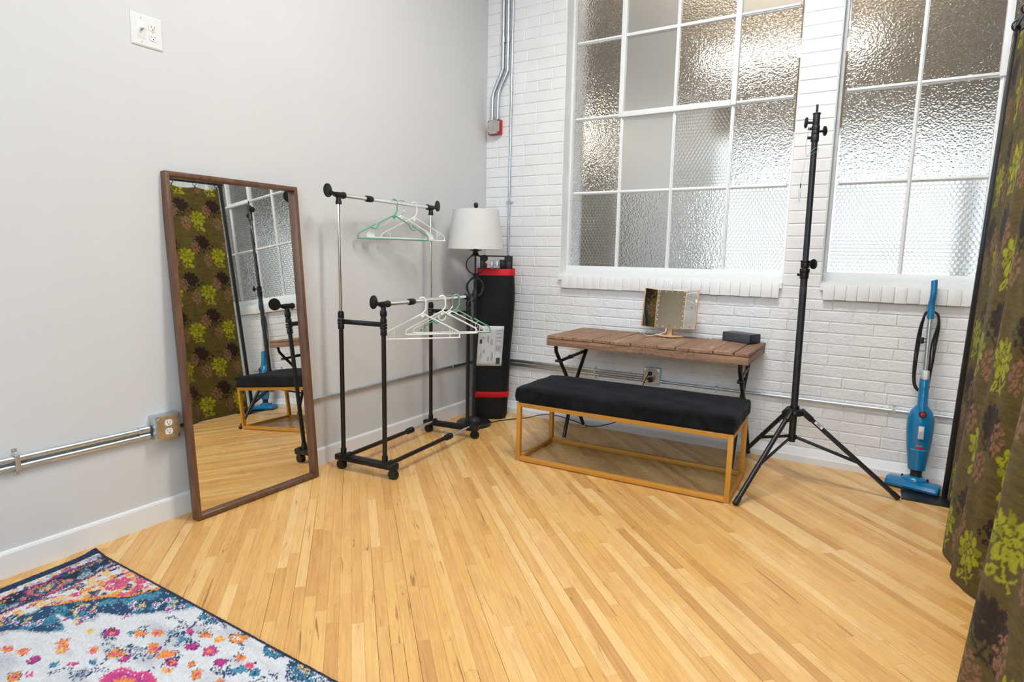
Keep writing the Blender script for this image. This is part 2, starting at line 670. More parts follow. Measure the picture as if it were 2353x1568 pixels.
def mk_glass(name, kind, wire=True):
    t = NT(name)
    t.b.inputs['Transmission Weight'].default_value = 1.0
    t.b.inputs['IOR'].default_value = 1.35
    t.base((0.97, 0.985, 0.975, 1), 0.12)
    vec = t.n('ShaderNodeNewGeometry').outputs['Position']
    if kind == 'pebble':
        v = t.n('ShaderNodeTexVoronoi', feature='SMOOTH_F1')
        v.inputs['Scale'].default_value = 95
        v.inputs['Smoothness'].default_value = 0.35
        t.l(vec, v.inputs['Vector'])
        t.bump(v.outputs['Distance'], 1.0, 0.0042)
        t.b.inputs['Roughness'].default_value = 0.20
    elif kind == 'hex':
        hd = hexcells(t, vec, 42)
        sq = t.math('MULTIPLY', hd, hd)
        t.bump(sq, 1.0, 0.016)
        t.b.inputs['Roughness'].default_value = 0.16
    else:
        t.bump(t.noise(vec, 300, 2), 0.2, 0.0008)
        t.b.inputs['Roughness'].default_value = 0.42
        df = t.n('ShaderNodeBsdfDiffuse')
        df.inputs[0].default_value = (0.82, 0.83, 0.81, 1)
        mx = t.n('ShaderNodeMixShader')
        mx.inputs[0].default_value = 0.20
        t.l(t.b.outputs[0], mx.inputs[1])
        t.l(df.outputs[0], mx.inputs[2])
        t.l(mx.outputs[0], t.out.inputs[0])
    if wire:
        wd = hexcells(t, vec, 40)
        line = t.ramp(wd, [(0.465, (0, 0, 0, 1)), (0.485, (1, 1, 1, 1))])
        df = t.n('ShaderNodeBsdfDiffuse')
        df.inputs[0].default_value = (0.42, 0.45, 0.44, 1)
        mx = t.n('ShaderNodeMixShader')
        t.l(t.math('MULTIPLY', line, 0.55), mx.inputs[0])
        t.l(t.b.outputs[0], mx.inputs[1])
        t.l(df.outputs[0], mx.inputs[2])
        t.l(mx.outputs[0], t.out.inputs[0])
    return t.m


M['glass_pebble'] = mk_glass('pebbled_glass', 'pebble', False)
M['glass_pebble_wire'] = mk_glass('pebbled_wired_glass', 'pebble', True)
M['glass_hex'] = mk_glass('honeycomb_glass', 'hex', True)
M['glass_frost'] = mk_glass('frosted_glass', 'frost', False)


def mk_emit(name, col, power):
    t = NT(name)
    p = t.pos()
    nz = t.noise(p, 1.2, 2)
    e = t.n('ShaderNodeEmission')
    t.l(t.ramp(nz, [(0.3, [c * 0.9 for c in col] + [1]), (0.7, [*col, 1])]), e.inputs[0])
    e.inputs[1].default_value = power
    t.l(e.outputs[0], t.out.inputs[0])
    return t.m


M['sky_pane'] = mk_emit('overcast_sky_pane', (0.90, 0.96, 1.0), 1.3)
M['tube_lamp'] = mk_emit('fluorescent_tube', (1.0, 0.97, 0.91), 11.0)
M['bulb_warm'] = mk_emit('corridor_bulb', (1.0, 0.88, 0.7), 8.0)
M['taupe'] = plain('taupe_paint', srgb(142, 128, 110), 0.7, var=0.06, scale=3)
M['taupe_dark'] = plain('brown_paint', srgb(112, 92, 70), 0.7, var=0.08, scale=3)
M['grey_floor'] = plain('corridor_floor', srgb(120, 118, 112), 0.6)


# ================================================================== STRUCTURE
RX, RY, RZ = 6.2, -7.0, 3.8          # room extents

# ---- floor: one strip per object where the photograph shows them largest
TH = math.radians(-44.0)
DU = Vector((math.cos(TH), math.sin(TH)))      # along the strip
DV = Vector((-math.sin(TH), math.cos(TH)))     # across
PW = 0.0402

sub = MB().bx(0, RX, RY, 0, -0.06, -0.012)
floor = struct(obj('floor', sub, M['subfloor'], None, None, 0), 'honey maple strip floor laid diagonally under everything', 'floor')


def clip(poly, a, b, c):
    """keep a*x+b*y<=c"""
    out = []
    for i in range(len(poly)):
        p, q = poly[i], poly[(i + 1) % len(poly)]
        dp, dq = a * p[0] + b * p[1] - c, a * q[0] + b * q[1] - c
        if dp <= 0:
            out.append(p)
        if dp * dq < 0:
            s = dp / (dp - dq)
            out.append((p[0] + (q[0] - p[0]) * s, p[1] + (q[1] - p[1]) * s))
    return out


def project(x, y, z):
    d = Vector((x, y, z)) - cam.matrix_world.translation
    w = d.dot(_F)
    if w < 0.2:
        return None
    return (1176.5 + 1389.45 * d.dot(_R) / w, 784 - 1389.45 * d.dot(_U) / w, w)


planks = []
v0, v1 = -7.4, 4.4
nrow = int((v1 - v0) / PW)
for r in range(nrow):
    va = v0 + r * PW
    u = -2.0 - random.random()
    lastg = random.random()
    while u < 9.5:
        L = random.choice((0.35, 0.5, 0.62, 0.75, 0.9, 1.05, 1.25)) * random.uniform(0.85, 1.15)
        g = 0.0003 if random.random() < 0.82 else 0.0011
        e0, e1 = u + 0.0003, u + L - 0.0003
        w0, w1 = va + 0.0002, va + PW - g
        poly = [tuple(DU * a + DV * b) for a, b in ((e0, w0), (e1, w0), (e1, w1), (e0, w1))]
        u += L
        for a, b, c in ((-1, 0, -0.001), (1, 0, RX), (0, 1, -0.001), (0, -1, -RY)):
            poly = clip(poly, a, b, c) if len(poly) > 2 else []
        if len(poly) < 3:
            continue
        cx = sum(p[0] for p in poly) / len(poly)
        cy = sum(p[1] for p in poly) / len(poly)
        ar = 0
        for i in range(len(poly)):
            p, q = poly[i], poly[(i + 1) % len(poly)]
            ar += p[0] * q[1] - q[0] * p[1]
        if abs(ar) < 0.0006:
            continue
        vis = 0
        for s in (0.02, 0.25, 0.5, 0.75, 0.98):
            x = poly[0][0] + (poly[len(poly) // 2][0] - poly[0][0]) * s
            y = poly[0][1] + (poly[len(poly) // 2][1] - poly[0][1]) * s
            pr = project(x, y, 0)
            hid = (x < 1.5 and y < -2.95) or x > 3.05          # under the rug, beyond the curtain
            if pr and 0 < pr[0] < 2353 and 0 < pr[1] < 1568 and not hid:
                vis += 1.0 / pr[2] ** 3
        planks.append((vis * abs(ar), poly))
planks.sort(key=lambda p: -p[0])


def plank_geo(poly, drop=0.011):
    n = len(poly)
    vs = [(p[0], p[1], 0.0) for p in poly] + [(p[0], p[1], -drop) for p in poly]
    fs = [tuple(range(n))] + [(i, i + n, (i + 1) % n + n, (i + 1) % n) for i in range(n)]
    return vs, fs


def set_tint(me, vals):
    a = me.attributes.new('tint', 'FLOAT', 'POINT')
    a.data.foreach_set('value', vals)


rest_v, rest_f, rest_t = [], [], []
for k, (sc_, poly) in enumerate(planks):
    vs, fs = plank_geo(poly)
    tv = min(max(random.gauss(0.55, 0.30), 0.0), 1.0)
    if k < 298 and sc_ > 0:
        o = pydata('plank', vs, fs, M['maple'], floor, None, 0)
        set_tint(o.data, [tv] * len(vs))
    else:
        b = len(rest_v)
        rest_v += vs
        rest_f += [tuple(i + b for i in f) for f in fs]
        rest_t += [tv] * len(vs)
o = pydata('far_planks', rest_v, rest_f, M['maple'], floor, None, 0)
set_tint(o.data, rest_t)
o['kind'] = 'stuff'

# ---- plain walls and ceiling
struct(obj('wall_left', MB().bx(-0.15, 0, RY, 0.35, -0.06, RZ), M['drywall'], None, None, 0), 'smooth white drywall on the left', 'wall')
struct(obj('wall_right', MB().bx(RX, RX + 0.15, RY, 0.35, -0.06, RZ), M['drywall'], None, None, 0), 'white wall far to the right beyond the curtain', 'wall')
struct(obj('wall_front', MB().bx(0, RX, RY - 0.15, RY, -0.06, RZ), M['beige'], None, None, 0), 'beige wall behind the photographer', 'wall')
struct(obj('ceiling', MB().bx(-0.15, RX + 0.15, RY - 0.15, 0.35, RZ, RZ + 0.1), M['ceiling'], None, None, 0), 'white ceiling above the studio', 'ceiling')

# ---- left baseboard: flat board with an eased top
mb = MB()
prof = [(0, 0), (0.014, 0), (0.014, 0.090), (0.010, 0.098), (0.0, 0.101)]
mb.prism([(p[0], p[1]) for p in prof], (1, 0, 0), (0, 0, 1), (0, -0.001, 0), -RY - 0.002)
struct(obj('baseboard_left', mb, M['trim'], None, None, 20), 'plain white baseboard along the drywall', 'baseboard')
# back plinth: sloping painted curb below the brickwork
mb = MB()
prof = [(0.006, 0.0), (-0.040, 0.0), (-0.040, 0.038), (-0.034, 0.044), (-0.028, 0.047), (-0.012, 0.082), (0.006, 0.090)]
mb.prism(prof, (0, 1, 0), (0, 0, 1), (0.014, 0, 0), RX - 0.014)
struct(obj('baseboard_back', mb, M['trim'], None, None, 20), 'sloping white painted curb below the brick wall', 'baseboard')

# ---- back wall with two window openings
W1 = (0.668, 2.189)
W2 = (2.398, 3.919)
ZB, ZT = 1.10, 3.38
mb = MB()
Y0, Y1 = 0.004, 0.35
for a, b in ((0, W1[0]), (W1[1], W2[0]), (W2[1], RX)):
    mb.bx(a, b, Y0, Y1, ZB, ZT)
mb.bx(0, RX, Y0, Y1, -0.06, ZB)
mb.bx(0, RX, Y0, Y1, ZT, RZ)
wall_back = struct(obj('wall_back', mb, M['brick'], None, None, 0), 'white painted brick wall with large steel windows', 'wall')


def brick_geo(x0, x1, z0, z1, rough):
    """pillowed brick face, edges recessed to the joint"""
    b = 0.0035 + 0.002 * random.random()
    xs = [x0, x0 + b, (x0 + x1) / 2 + random.uniform(-.02, .02), x1 - b, x1]
    zs = [z0, z0 + b, z1 - b * random.uniform(0.6, 1.2), z1]
    dy = random.uniform(-0.0018, 0.001) * rough
    vs, fs = [], []
    for j, z in enumerate(zs):
        for i, x in enumerate(xs):
            edge = i in (0, 4) or j in (0, 3)
            y = 0.0035 if edge else dy + random.uniform(-0.0006, 0.0006) * rough
            jx = random.uniform(-1, 1) * 0.0016 * rough if not edge or j in (0, 3) else 0
            jz = random.uniform(-1, 1) * 0.0014 * rough if not edge or i in (0, 4) else 0
            vs.append((x + jx, y, z + jz))
    for j in range(3):
        for i in range(4):
            a = j * 5 + i
            fs.append((a, a + 1, a + 6, a + 5))
    return vs, fs


rows = []
z = 0.088
H = 0.0652
k = 0
while z < 1.0:
    rows.append((z, min(z + H, 1.002), 1.0, k))
    z += H
    k += 1
zz = 1.0
while zz < 3.75:
    rows.append((zz, zz + 0.0745, 0.55, k))
    zz += 0.0745
    k += 1
Jt = 0.0035
cand = []
for (za, zb, rough, k) in rows:
    spans = [(0.0, RX)]
    if zb > 1.02 and za < ZT - 0.02:
        if za > 1.0 - 0.001 and zb < 1.12:
            spans = [(0, W1[0] + .03), (W1[1] - .02, W2[0] + .02), (W2[1], RX)]
        else:
            spans = [(0, W1[0]), (W1[1], W2[0]), (W2[1], RX)]
    for (sa, sb) in spans:
        wide = sb - sa
        if wide < 0.3:
            cand.append((sa, sb, za, zb, rough))
            continue
        header = (k % 6 == 3)
        L = 0.112 if header else 0.2235
        x = sa - (0.0 if k % 2 else L / 2)
        while x < sb - 1e-4:
            ln = L * random.uniform(0.96, 1.04)
            if not header and random.random() < 0.06:
                ln = 0.112
            a, b = max(x, sa), min(x + ln, sb)
            if sb - b < 0.035:
                b = sb
            if b - a > 0.03:
                cand.append((a, b, za, zb, rough))
            x = x + ln if b < sb else sb
scored = []
for cnd in cand:
    xa, xb, za, zb, rough = cnd
    pr = project((xa + xb) / 2, 0, (za + zb) / 2)
    ok = pr and -15 < pr[0] < 2260 and -15 < pr[1] < 1568 and (xa + xb) / 2 < 3.2
    scored.append(((xb - xa) / pr[2] ** 2 if ok else 0, cnd))
scored.sort(key=lambda s: -s[0])
rv, rf = [], []
for i, (s, (xa, xb, za, zb, rough)) in enumerate(scored):
    vs, fs = brick_geo(xa + Jt / 2, xb - Jt / 2, za + Jt / 2, zb - Jt / 2, rough)
    if i < 299 and s > 0:
        pydata('brick', vs, fs, M['brick'], wall_back, None, 12)
    else:
        b = len(rv)
        rv += vs
        rf += [tuple(q + b for q in f) for f in fs]
o = pydata('far_bricks', rv, rf, M['brick'], wall_back, None, 12)
o['kind'] = 'stuff'

# ---- steel windows
ROWS = [1.168, 1.690, 2.212, 2.734, 3.256]
FY = 0.12


def window(name, label, x0, x1, cols, kinds, sash_cols, sill_x):
    w = anchor(name, label, 'window', ((x0 + x1) / 2, FY, ROWS[0]))
    # outer frame
    for a, b, c, d in ((x0, cols[0] - 0.011, 1.128, ZT), (cols[-1] + 0.011, x1, 1.128, ZT)):
        obj('frame_side', MB().bx(a, b, FY - 0.022, FY + 0.02, c, d, 0.003), M['window_paint'], w)
    obj('frame_rail', MB().bx(x0, x1, FY - 0.024, FY + 0.02, 1.118, ROWS[0] - 0.004, 0.004), M['window_paint'], w)
    obj('frame_rail', MB().bx(x0, x1, FY - 0.024, FY + 0.02, ROWS[4] + 0.004, ZT, 0.004), M['window_paint'], w)
    # glazing bars: flat bar with a narrow nose towards the room
    for i, x in enumerate(cols[1:-1], 1):
        heavy = i in sash_cols
        top = ROWS[2] if heavy else ROWS[4]
        mb = MB().bx(x - 0.011, x + 0.011, FY - 0.012, FY + 0.012, ROWS[0] - 0.006, top, 0.002)
        mb.bx(x - 0.005, x + 0.005, FY - 0.020, FY - 0.010, ROWS[0] - 0.004, top, 0.002)
        obj('glazing_bar', mb, M['window_paint'], w)
    for j in (1, 2, 3):
        z = ROWS[j]
        for i in range(len(cols) - 1):
            if j >= 2 and sash_cols[0] <= i < sash_cols[-1]:
                continue
            a, b = cols[i] + 0.010, cols[i + 1] - 0.010
            mb = MB().bx(a, b, FY - 0.012, FY + 0.012, z - 0.011, z + 0.011, 0.002)
            mb.bx(a, b, FY - 0.020, FY - 0.010, z - 0.005, z + 0.005, 0.002)
            obj('glazing_bar', mb, M['window_paint'], w)
    # opening sash, standing proud of the fixed lights
    xa, xb = cols[sash_cols[0]], cols[sash_cols[-1]]
    mb = MB()
    mb.bx(xa - 0.020, xa + 0.014, FY - 0.034, FY + 0.008, ROWS[2] - 0.016, ROWS[4], 0.003)
    mb.bx(xb - 0.014, xb + 0.020, FY - 0.034, FY + 0.008, ROWS[2] - 0.016, ROWS[4], 0.003)
    mb.bx(xa + 0.014, xb - 0.014, FY - 0.036, FY + 0.008, ROWS[2] - 0.018, ROWS[2] + 0.018, 0.003)
    obj('sash_frame', mb, M['window_paint'], w)
    for i in range(sash_cols[0] + 1, sash_cols[-1]):
        obj('glazing_bar', MB().bx(cols[i] - 0.010, cols[i] + 0.010, FY - 0.024, FY + 0.008, ROWS[2] + 0.015, ROWS[4], 0.002), M['window_paint'], w)
    for i in range(sash_cols[0], sash_cols[-1]):
        obj('glazing_bar', MB().bx(cols[i] + 0.010, cols[i + 1] - 0.010, FY - 0.024, FY + 0.008, ROWS[3] - 0.010, ROWS[3] + 0.010, 0.002), M['window_paint'], w)
    # one pane per light
    for j in range(4):
        for i in range(len(cols) - 1):
            kd = kinds[j][i]
            obj('pane', MB().bx(cols[i], cols[i + 1], FY - 0.003, FY + 0.003, ROWS[j], ROWS[j + 1]), M['glass_' + kd], w, None, 0)
    # sloping sill and its course of bricks on edge
    mb = MB()
    mb.prism([(-0.030, 1.060), (-0.030, 1.091), (0.10, 1.121), (0.35, 1.121), (0.35, 1.060)], (0, 1, 0), (0, 0, 1), (x0 + 0.0, 0, 0), x1 - x0)
    obj('sill', mb, M['window_paint'], w, None, 20)
    a, b = sill_x
    x = a
    while x < b - 0.01:
        wd = min(random.uniform(0.054, 0.066), b - x)
        if b - x - wd < 0.03:
            wd = b - x
        t = MB()
        t.box((x + wd / 2, -0.012 + random.uniform(-.0015, .0015), 1.0475 + random.uniform(-.002, .002)),
              (wd - 0.0004, 0.048, 0.088 + random.uniform(-.002, .002)), Matrix.Rotation(random.uniform(-.006, .006), 3, 'Y'), 0.0035, 2)
        obj('sill_brick', t, M['brick'], w, None, 40)
        x += wd
    return w


P_, W_, X_, F_ = 'pebble', 'pebble_wire', 'hex', 'frost'
window_1 = window('window_1', 'white steel window of textured panes above the wooden table', W1[0], W1[1], [0.697, 1.061, 1.431, 1.804, 2.164],
       [[X_, P_, W_, X_], [W_, F_, X_, W_], [W_, F_, P_, P_], [W_, F_, W_, F_]], (1, 3), (0.697, 2.176))
window_2 = window('window_2', 'white steel window of textured panes beside the curtain', W2[0], W2[1], [2.426, 2.789, 3.153, 3.526, 3.888],
       [[X_, X_, P_, X_], [W_, P_, X_, W_], [P_, P_, W_, P_], [W_, P_, W_, F_]], (2, 3), (2.415, 3.905))

# ---- the corridor behind the textured glass
CY = 2.3
struct(obj('wall_corridor', MB().bx(-2.5, 7.5, CY, CY + 0.1, -0.06, 3.5), M['taupe'], None, None, 0), 'taupe corridor wall behind the textured glass', 'wall')
struct(obj('wall_corridor_end', MB().bx(-2.6, -2.5, 0.35, CY, -0.06, 3.5), M['taupe_dark'], None, None, 0), 'brown end wall of the corridor behind the glass', 'wall')
struct(obj('ceiling_corridor', MB().bx(-2.5, 7.5, 0.35, CY, 3.45, 3.55), M['taupe'], None, None, 0), 'taupe corridor ceiling behind the glass', 'ceiling')
struct(obj('floor_corridor', MB().bx(-2.5, 7.5, 0.35, CY, -0.06, 0), M['grey_floor'], None, None, 0), 'grey corridor floor behind the glass', 'floor')
struct(obj('trim_1', MB().bx(0.25, 1.18, CY - 0.012, CY - 0.001, 0, 2.75), M['trim'], None, None, 0), 'pale painted strip of the corridor wall behind the glass', 'wall')
# big bright outside window of the corridor
w3 = anchor('window_3', 'bright daylight window across the corridor behind the glass', 'window', (3.5, CY, 0.5))
for a, b in ((1.25, 3.2), (3.32, 5.2)):
    obj('sky_pane', MB().bx(a, b, CY - 0.02, CY - 0.004, 0.35, 2.35), M['sky_pane'], w3, None, 0)
    fr = MB()
    fr.bx(a - 0.06, a, CY - 0.05, CY, 0.29, 2.41)
    fr.bx(b, b + 0.06, CY - 0.05, CY, 0.29, 2.41)
    fr.bx(a, b, CY - 0.05, CY, 2.35, 2.41)
    fr.bx(a, b, CY - 0.05, CY, 0.29, 0.35)
    obj('window_frame', fr, M['window_paint'], w3)

t = thing('corridor_lamp', 'long glowing tube lamp hanging in the corridor behind the upper panes', 'lamp', (1.9, 1.2, 2.75))
obj('tube', MB().cyl((1.36, 1.2, 2.80), (2.5, 1.2, 2.80), 0.045), M['tube_lamp'], t)
obj('reflector', MB().prism([(-0.10, 2.86), (0.10, 2.86), (0.14, 2.80), (0.13, 2.80), (0.09, 2.85), (-0.09, 2.85), (-0.13, 2.80), (-0.14, 2.80)], (0, 1, 0), (0, 0, 1), (1.33, 1.2, 0), 1.2), M['trim'], t)
ld = area('corridor_fill_uplight', (1.93, 1.2, 2.90), (1.93, 1.2, 4.0), 1.1, 0.3, 42, (1.0, 0.97, 0.91))  # added uplight above the reflector, brightens the corridor ceiling; not the tube itself
ld.parent = t
ld.matrix_parent_inverse = t.matrix_basis.inverted()
for x in (1.5, 2.35):
    obj('hanging_rod', MB().cyl((x, 1.2, 2.86), (x, 1.2, 3.45), 0.006, None, 8), M['zinc'], t)
t = thing('globe_lamp', 'small glowing globe lamp behind the leftmost window panes', 'lamp', (0.02, 1.8, 2.3))
obj('globe', MB().ball((0.02, 1.8, 2.44), 0.10), M['bulb_warm'], t)
pl_ = bpy.data.lights.new('globe_light', 'POINT')
pl_.energy = 5
pl_.color = (1.0, 0.88, 0.72)
pl_.shadow_soft_size = 0.1
po_ = bpy.data.objects.new('globe_light', pl_)
COL.objects.link(po_)
po_.parent = t
po_.location = (0.0, -0.2, 0.14)
obj('hanging_rod', MB().cyl((0.02, 1.8, 2.53), (0.02, 1.8, 3.45), 0.006, None, 8), M['zinc'], t)

# ================================================================== OBJECTS

# ---------------------------------------------------------------- leaning floor mirror
MW0, MW1 = -2.527, -1.838          # along the wall
MH = 1.560
tilt = math.radians(4.1)
t = thing('floor_mirror', 'tall walnut framed mirror leaning on the white drywall', 'mirror', (0.139, (MW0 + MW1) / 2, 0.0))
# local frame of the leaning panel: n = towards the room, v = up along the glass
nv = Vector((math.cos(tilt), 0, math.sin(tilt)))
vv = Vector((-math.sin(tilt), 0, math.cos(tilt)))
o0 = Vector((0.148, 0, 0.004))      # front bottom edge
D, FWd = 0.046, 0.019


def mp_(y, v, n):
    p = o0 + vv * v + nv * n
    return Vector((p.x, y, p.z))


def panel_box(mb, ya, yb, va, vb, na, nb, bev=0.0015):
    c = (mp_(ya, va, na) + mp_(yb, vb, nb)) / 2
    R = Matrix((nv, Vector((0, 1, 0)), vv)).transposed()
    mb.box(c, (abs(nb - na), abs(yb - ya), abs(vb - va)), R, bev)
    return mb


for nm, a in (('frame_side', (MW0, MW0 + FWd, 0, MH)), ('frame_side', (MW1 - FWd, MW1, 0, MH)),
              ('frame_rail', (MW0 + FWd, MW1 - FWd, 0, FWd)), ('frame_rail', (MW0 + FWd, MW1 - FWd, MH - FWd, MH))):
    obj(nm, panel_box(MB(), *a, -D, 0), M['walnut'], t)
obj('glass', panel_box(MB(), MW0 + FWd, MW1 - FWd, FWd, MH - FWd, -0.034, -0.028, 0), M['mirror'], t, None, 0)
obj('back_board', panel_box(MB(), MW0 + FWd, MW1 - FWd, FWd, MH - FWd, -0.044, -0.036, 0), M['black_plastic'], t, None, 0)

t.rotation_euler[2] = math.radians(-0.62)      # stands a touch askew to the wall

# ---------------------------------------------------------------- garment rack
PA, PB = (0.163, -1.668), (0.109, -0.813)        # tall posts by the wall
PC, PD = (0.452, -1.640), (0.393, -0.774)        # short posts
ZT_, ZL_ = 1.533, 0.957
t = thing('garment_rack', 'black and chrome double rail garment rack on casters by the drywall', 'clothes rack', (0.28, -1.22, 0))
d_top = (Vector((*PB, 0)) - Vector((*PA, 0))).normalized()
for (a, b) in ((PA, PC), (PB, PD)):
    va, vb = Vector((*a, 0)), Vector((*b, 0))
    d = (vb - va).normalized()
    p0, p1 = va - d * 0.05, vb + d * 0.075
    mb = MB()
    mb.bar(p0 + Vector((0, 0, 0.068)), p1 + Vector((0, 0, 0.068)), 0.044, 0.034, (0, 0, 1), 0.006)
    base = obj('base_bar', mb, M['black_plastic'], t)
    obj('end_cap', MB().bar(vb + d * 0.035 + Vector((0, 0, 0.069)), p1 + d * 0.004 + Vector((0, 0, 0.069)), 0.052, 0.040, (0, 0, 1), 0.009), M['black_plastic'], base)
    for q in (va - d * 0.015, vb + d * 0.055):
        c = MB()
        c.cyl(q + Vector((0, -0.011, 0.024)), q + Vector((0, 0.011, 0.024)), 0.024)
        w = obj('caster', c, M['rubber'], t)
        h = MB()
        h.cyl(q + Vector((0, 0, 0.040)), q + Vector((0, 0, 0.055)), 0.012, None, 12)
        h.lathe([(0.027, 0.0), (0.028, 0.028), (0.020, 0.033)], q + Vector((0, -0.014, 0.024)), (0, 1, 0), 18)
        obj('caster_fork', h, M['black_plastic'], w)


def collar(mb, p, r, seg):
    """ribbed plastic sleeve: list of (z0, z1, scale)"""
    for z0, z1, s in seg:
        mb.lathe([(r * s * 0.94, z0), (r * s, z0 + 0.003), (r * s, z1 - 0.003), (r * s * 0.94, z1)], (p[0], p[1], 0), (0, 0, 1), 20)
    return mb


for p in (PA, PB):
    obj('post', MB().cyl((p[0], p[1], 0.07), (p[0], p[1], 0.83), 0.0125), M['black_tube'], t)
    obj('chrome_post', MB().cyl((p[0], p[1], 0.82), (p[0], p[1], ZT_), 0.0098), M['chrome'], t)
    obj('sleeve', collar(MB(), p, 0.0175, [(0.806, 0.830, 1.0), (0.832, 0.845, 1.12), (0.848, 0.862, 1.12), (0.865, 0.898, 1.0), (0.898, 0.906, 0.8)]), M['black_plastic'], t)
    obj('foot_socket', collar(MB(), p, 0.0165, [(0.078, 0.122, 1.0)]), M['black_plastic'], t)
for p in (PC, PD):
    obj('post', MB().cyl((p[0], p[1], 0.07), (p[0], p[1], 0.84), 0.0125), M['black_tube'], t)
    obj('sleeve', collar(MB(), p, 0.0175, [(0.79, 0.822, 1.0), (0.825, 0.838, 1.12), (0.841, 0.854, 1.12), (0.857, 0.880, 1.0), (0.880, 0.893, 0.86), (0.893, 0.922, 1.05)]), M['black_plastic'], t)
    obj('foot_socket', collar(MB(), p, 0.0165, [(0.078, 0.122, 1.0)]), M['black_plastic'], t)
# side braces
for a, b in ((PA, PC), (PB, PD)):
    obj('side_brace', MB().bar((a[0], a[1], 0.848), (b[0], b[1], 0.848), 0.014, 0.026, (0, 0, 1), 0.003), M['black_plastic'], t)


def rail(a, b, z, name):
    va, vb = Vector((a[0], a[1], z)), Vector((b[0], b[1], z))
    d = (vb - va).normalized()
    r = obj(name, MB().cyl(va, vb, 0.0125), M['chrome'], t)
    mid = va + d * 0.245
    g = MB()
    g.lathe([(0.0145, -0.030), (0.0175, -0.026), (0.0185, 0.0), (0.0175, 0.022), (0.0145, 0.028)], mid, d, 20)
    obj('rail_clamp', g, M['black_plastic'], r)
    for p, s in ((va, -1), (vb, 1)):
        e = d * s
        T = MB()
        T.lathe([(0.0155, -0.046), (0.0185, -0.042), (0.0185, -0.030), (0.0155, -0.027), (0.0150, 0.018), (0.0120, 0.030)], p, e, 20)
        T.lathe([(0.0165, -0.050), (0.0165, -0.034), (0.0140, -0.030), (0.0140, 0.0)], p, (0, 0, 1), 20)
        T.bar(p + e * 0.02, p + e * 0.066 + Vector((0, 0, 0.012)), 0.010, 0.018, (0, 0, 1), 0.002)
        T.bar(p + e * 0.03 + Vector((0, 0, -0.006)), p + e * 0.066 + Vector((0, 0, 0.004)), 0.018, 0.006, (0, 0, 1), 0.001)
        tee = obj('tee_joint', T, M['black_plastic'], t)
        dsk = MB()
        dn = Vector((-d.y, d.x, 0)) * 0.99 - d * 0.14          # the disc stands parallel to the rail
        dsk.lathe([(0.030, -0.004), (0.036, -0.002), (0.036, 0.002), (0.030, 0.004)], p + e * 0.078 + Vector((0, 0, 0.016)), dn, 28)
        obj('end_disc', dsk, M['black_plastic'], tee)


rail(PA, PB, ZT_, 'top_rail')
rail(PC, PD, ZL_, 'lower_rail')
for a, b, sh in ((PA, PB, 0.028), (PC, PD, 0.030)):
    va, vb = Vector((a[0] + sh, a[1], 0.082)), Vector((b[0] + sh, b[1], 0.082))
    d = (vb - va).normalized()
    e = va + d * ((vb - va).length * 0.68)
    r = obj('bottom_rail', MB().cyl(va, e, 0.0125), M['black_tube'], t)
    obj('inner_tube', MB().cyl(e, vb, 0.0095), M['chrome'], r)
    g = MB().lathe([(0.015, -0.034), (0.019, -0.028), (0.019, -0.006), (0.016, -0.003), (0.020, 0.002), (0.020, 0.026), (0.014, 0.034)], e, d, 20)
    obj('rail_clamp', g, M['black_plastic'], r)
    obj('rail_socket', MB().lathe([(0.018, -0.02), (0.018, 0.024), (0.014, 0.028)], va, d, 18), M['black_plastic'], r)
    obj('rail_socket', MB().lathe([(0.016, -0.024), (0.016, 0.02)], vb, d, 18), M['black_plastic'], r)


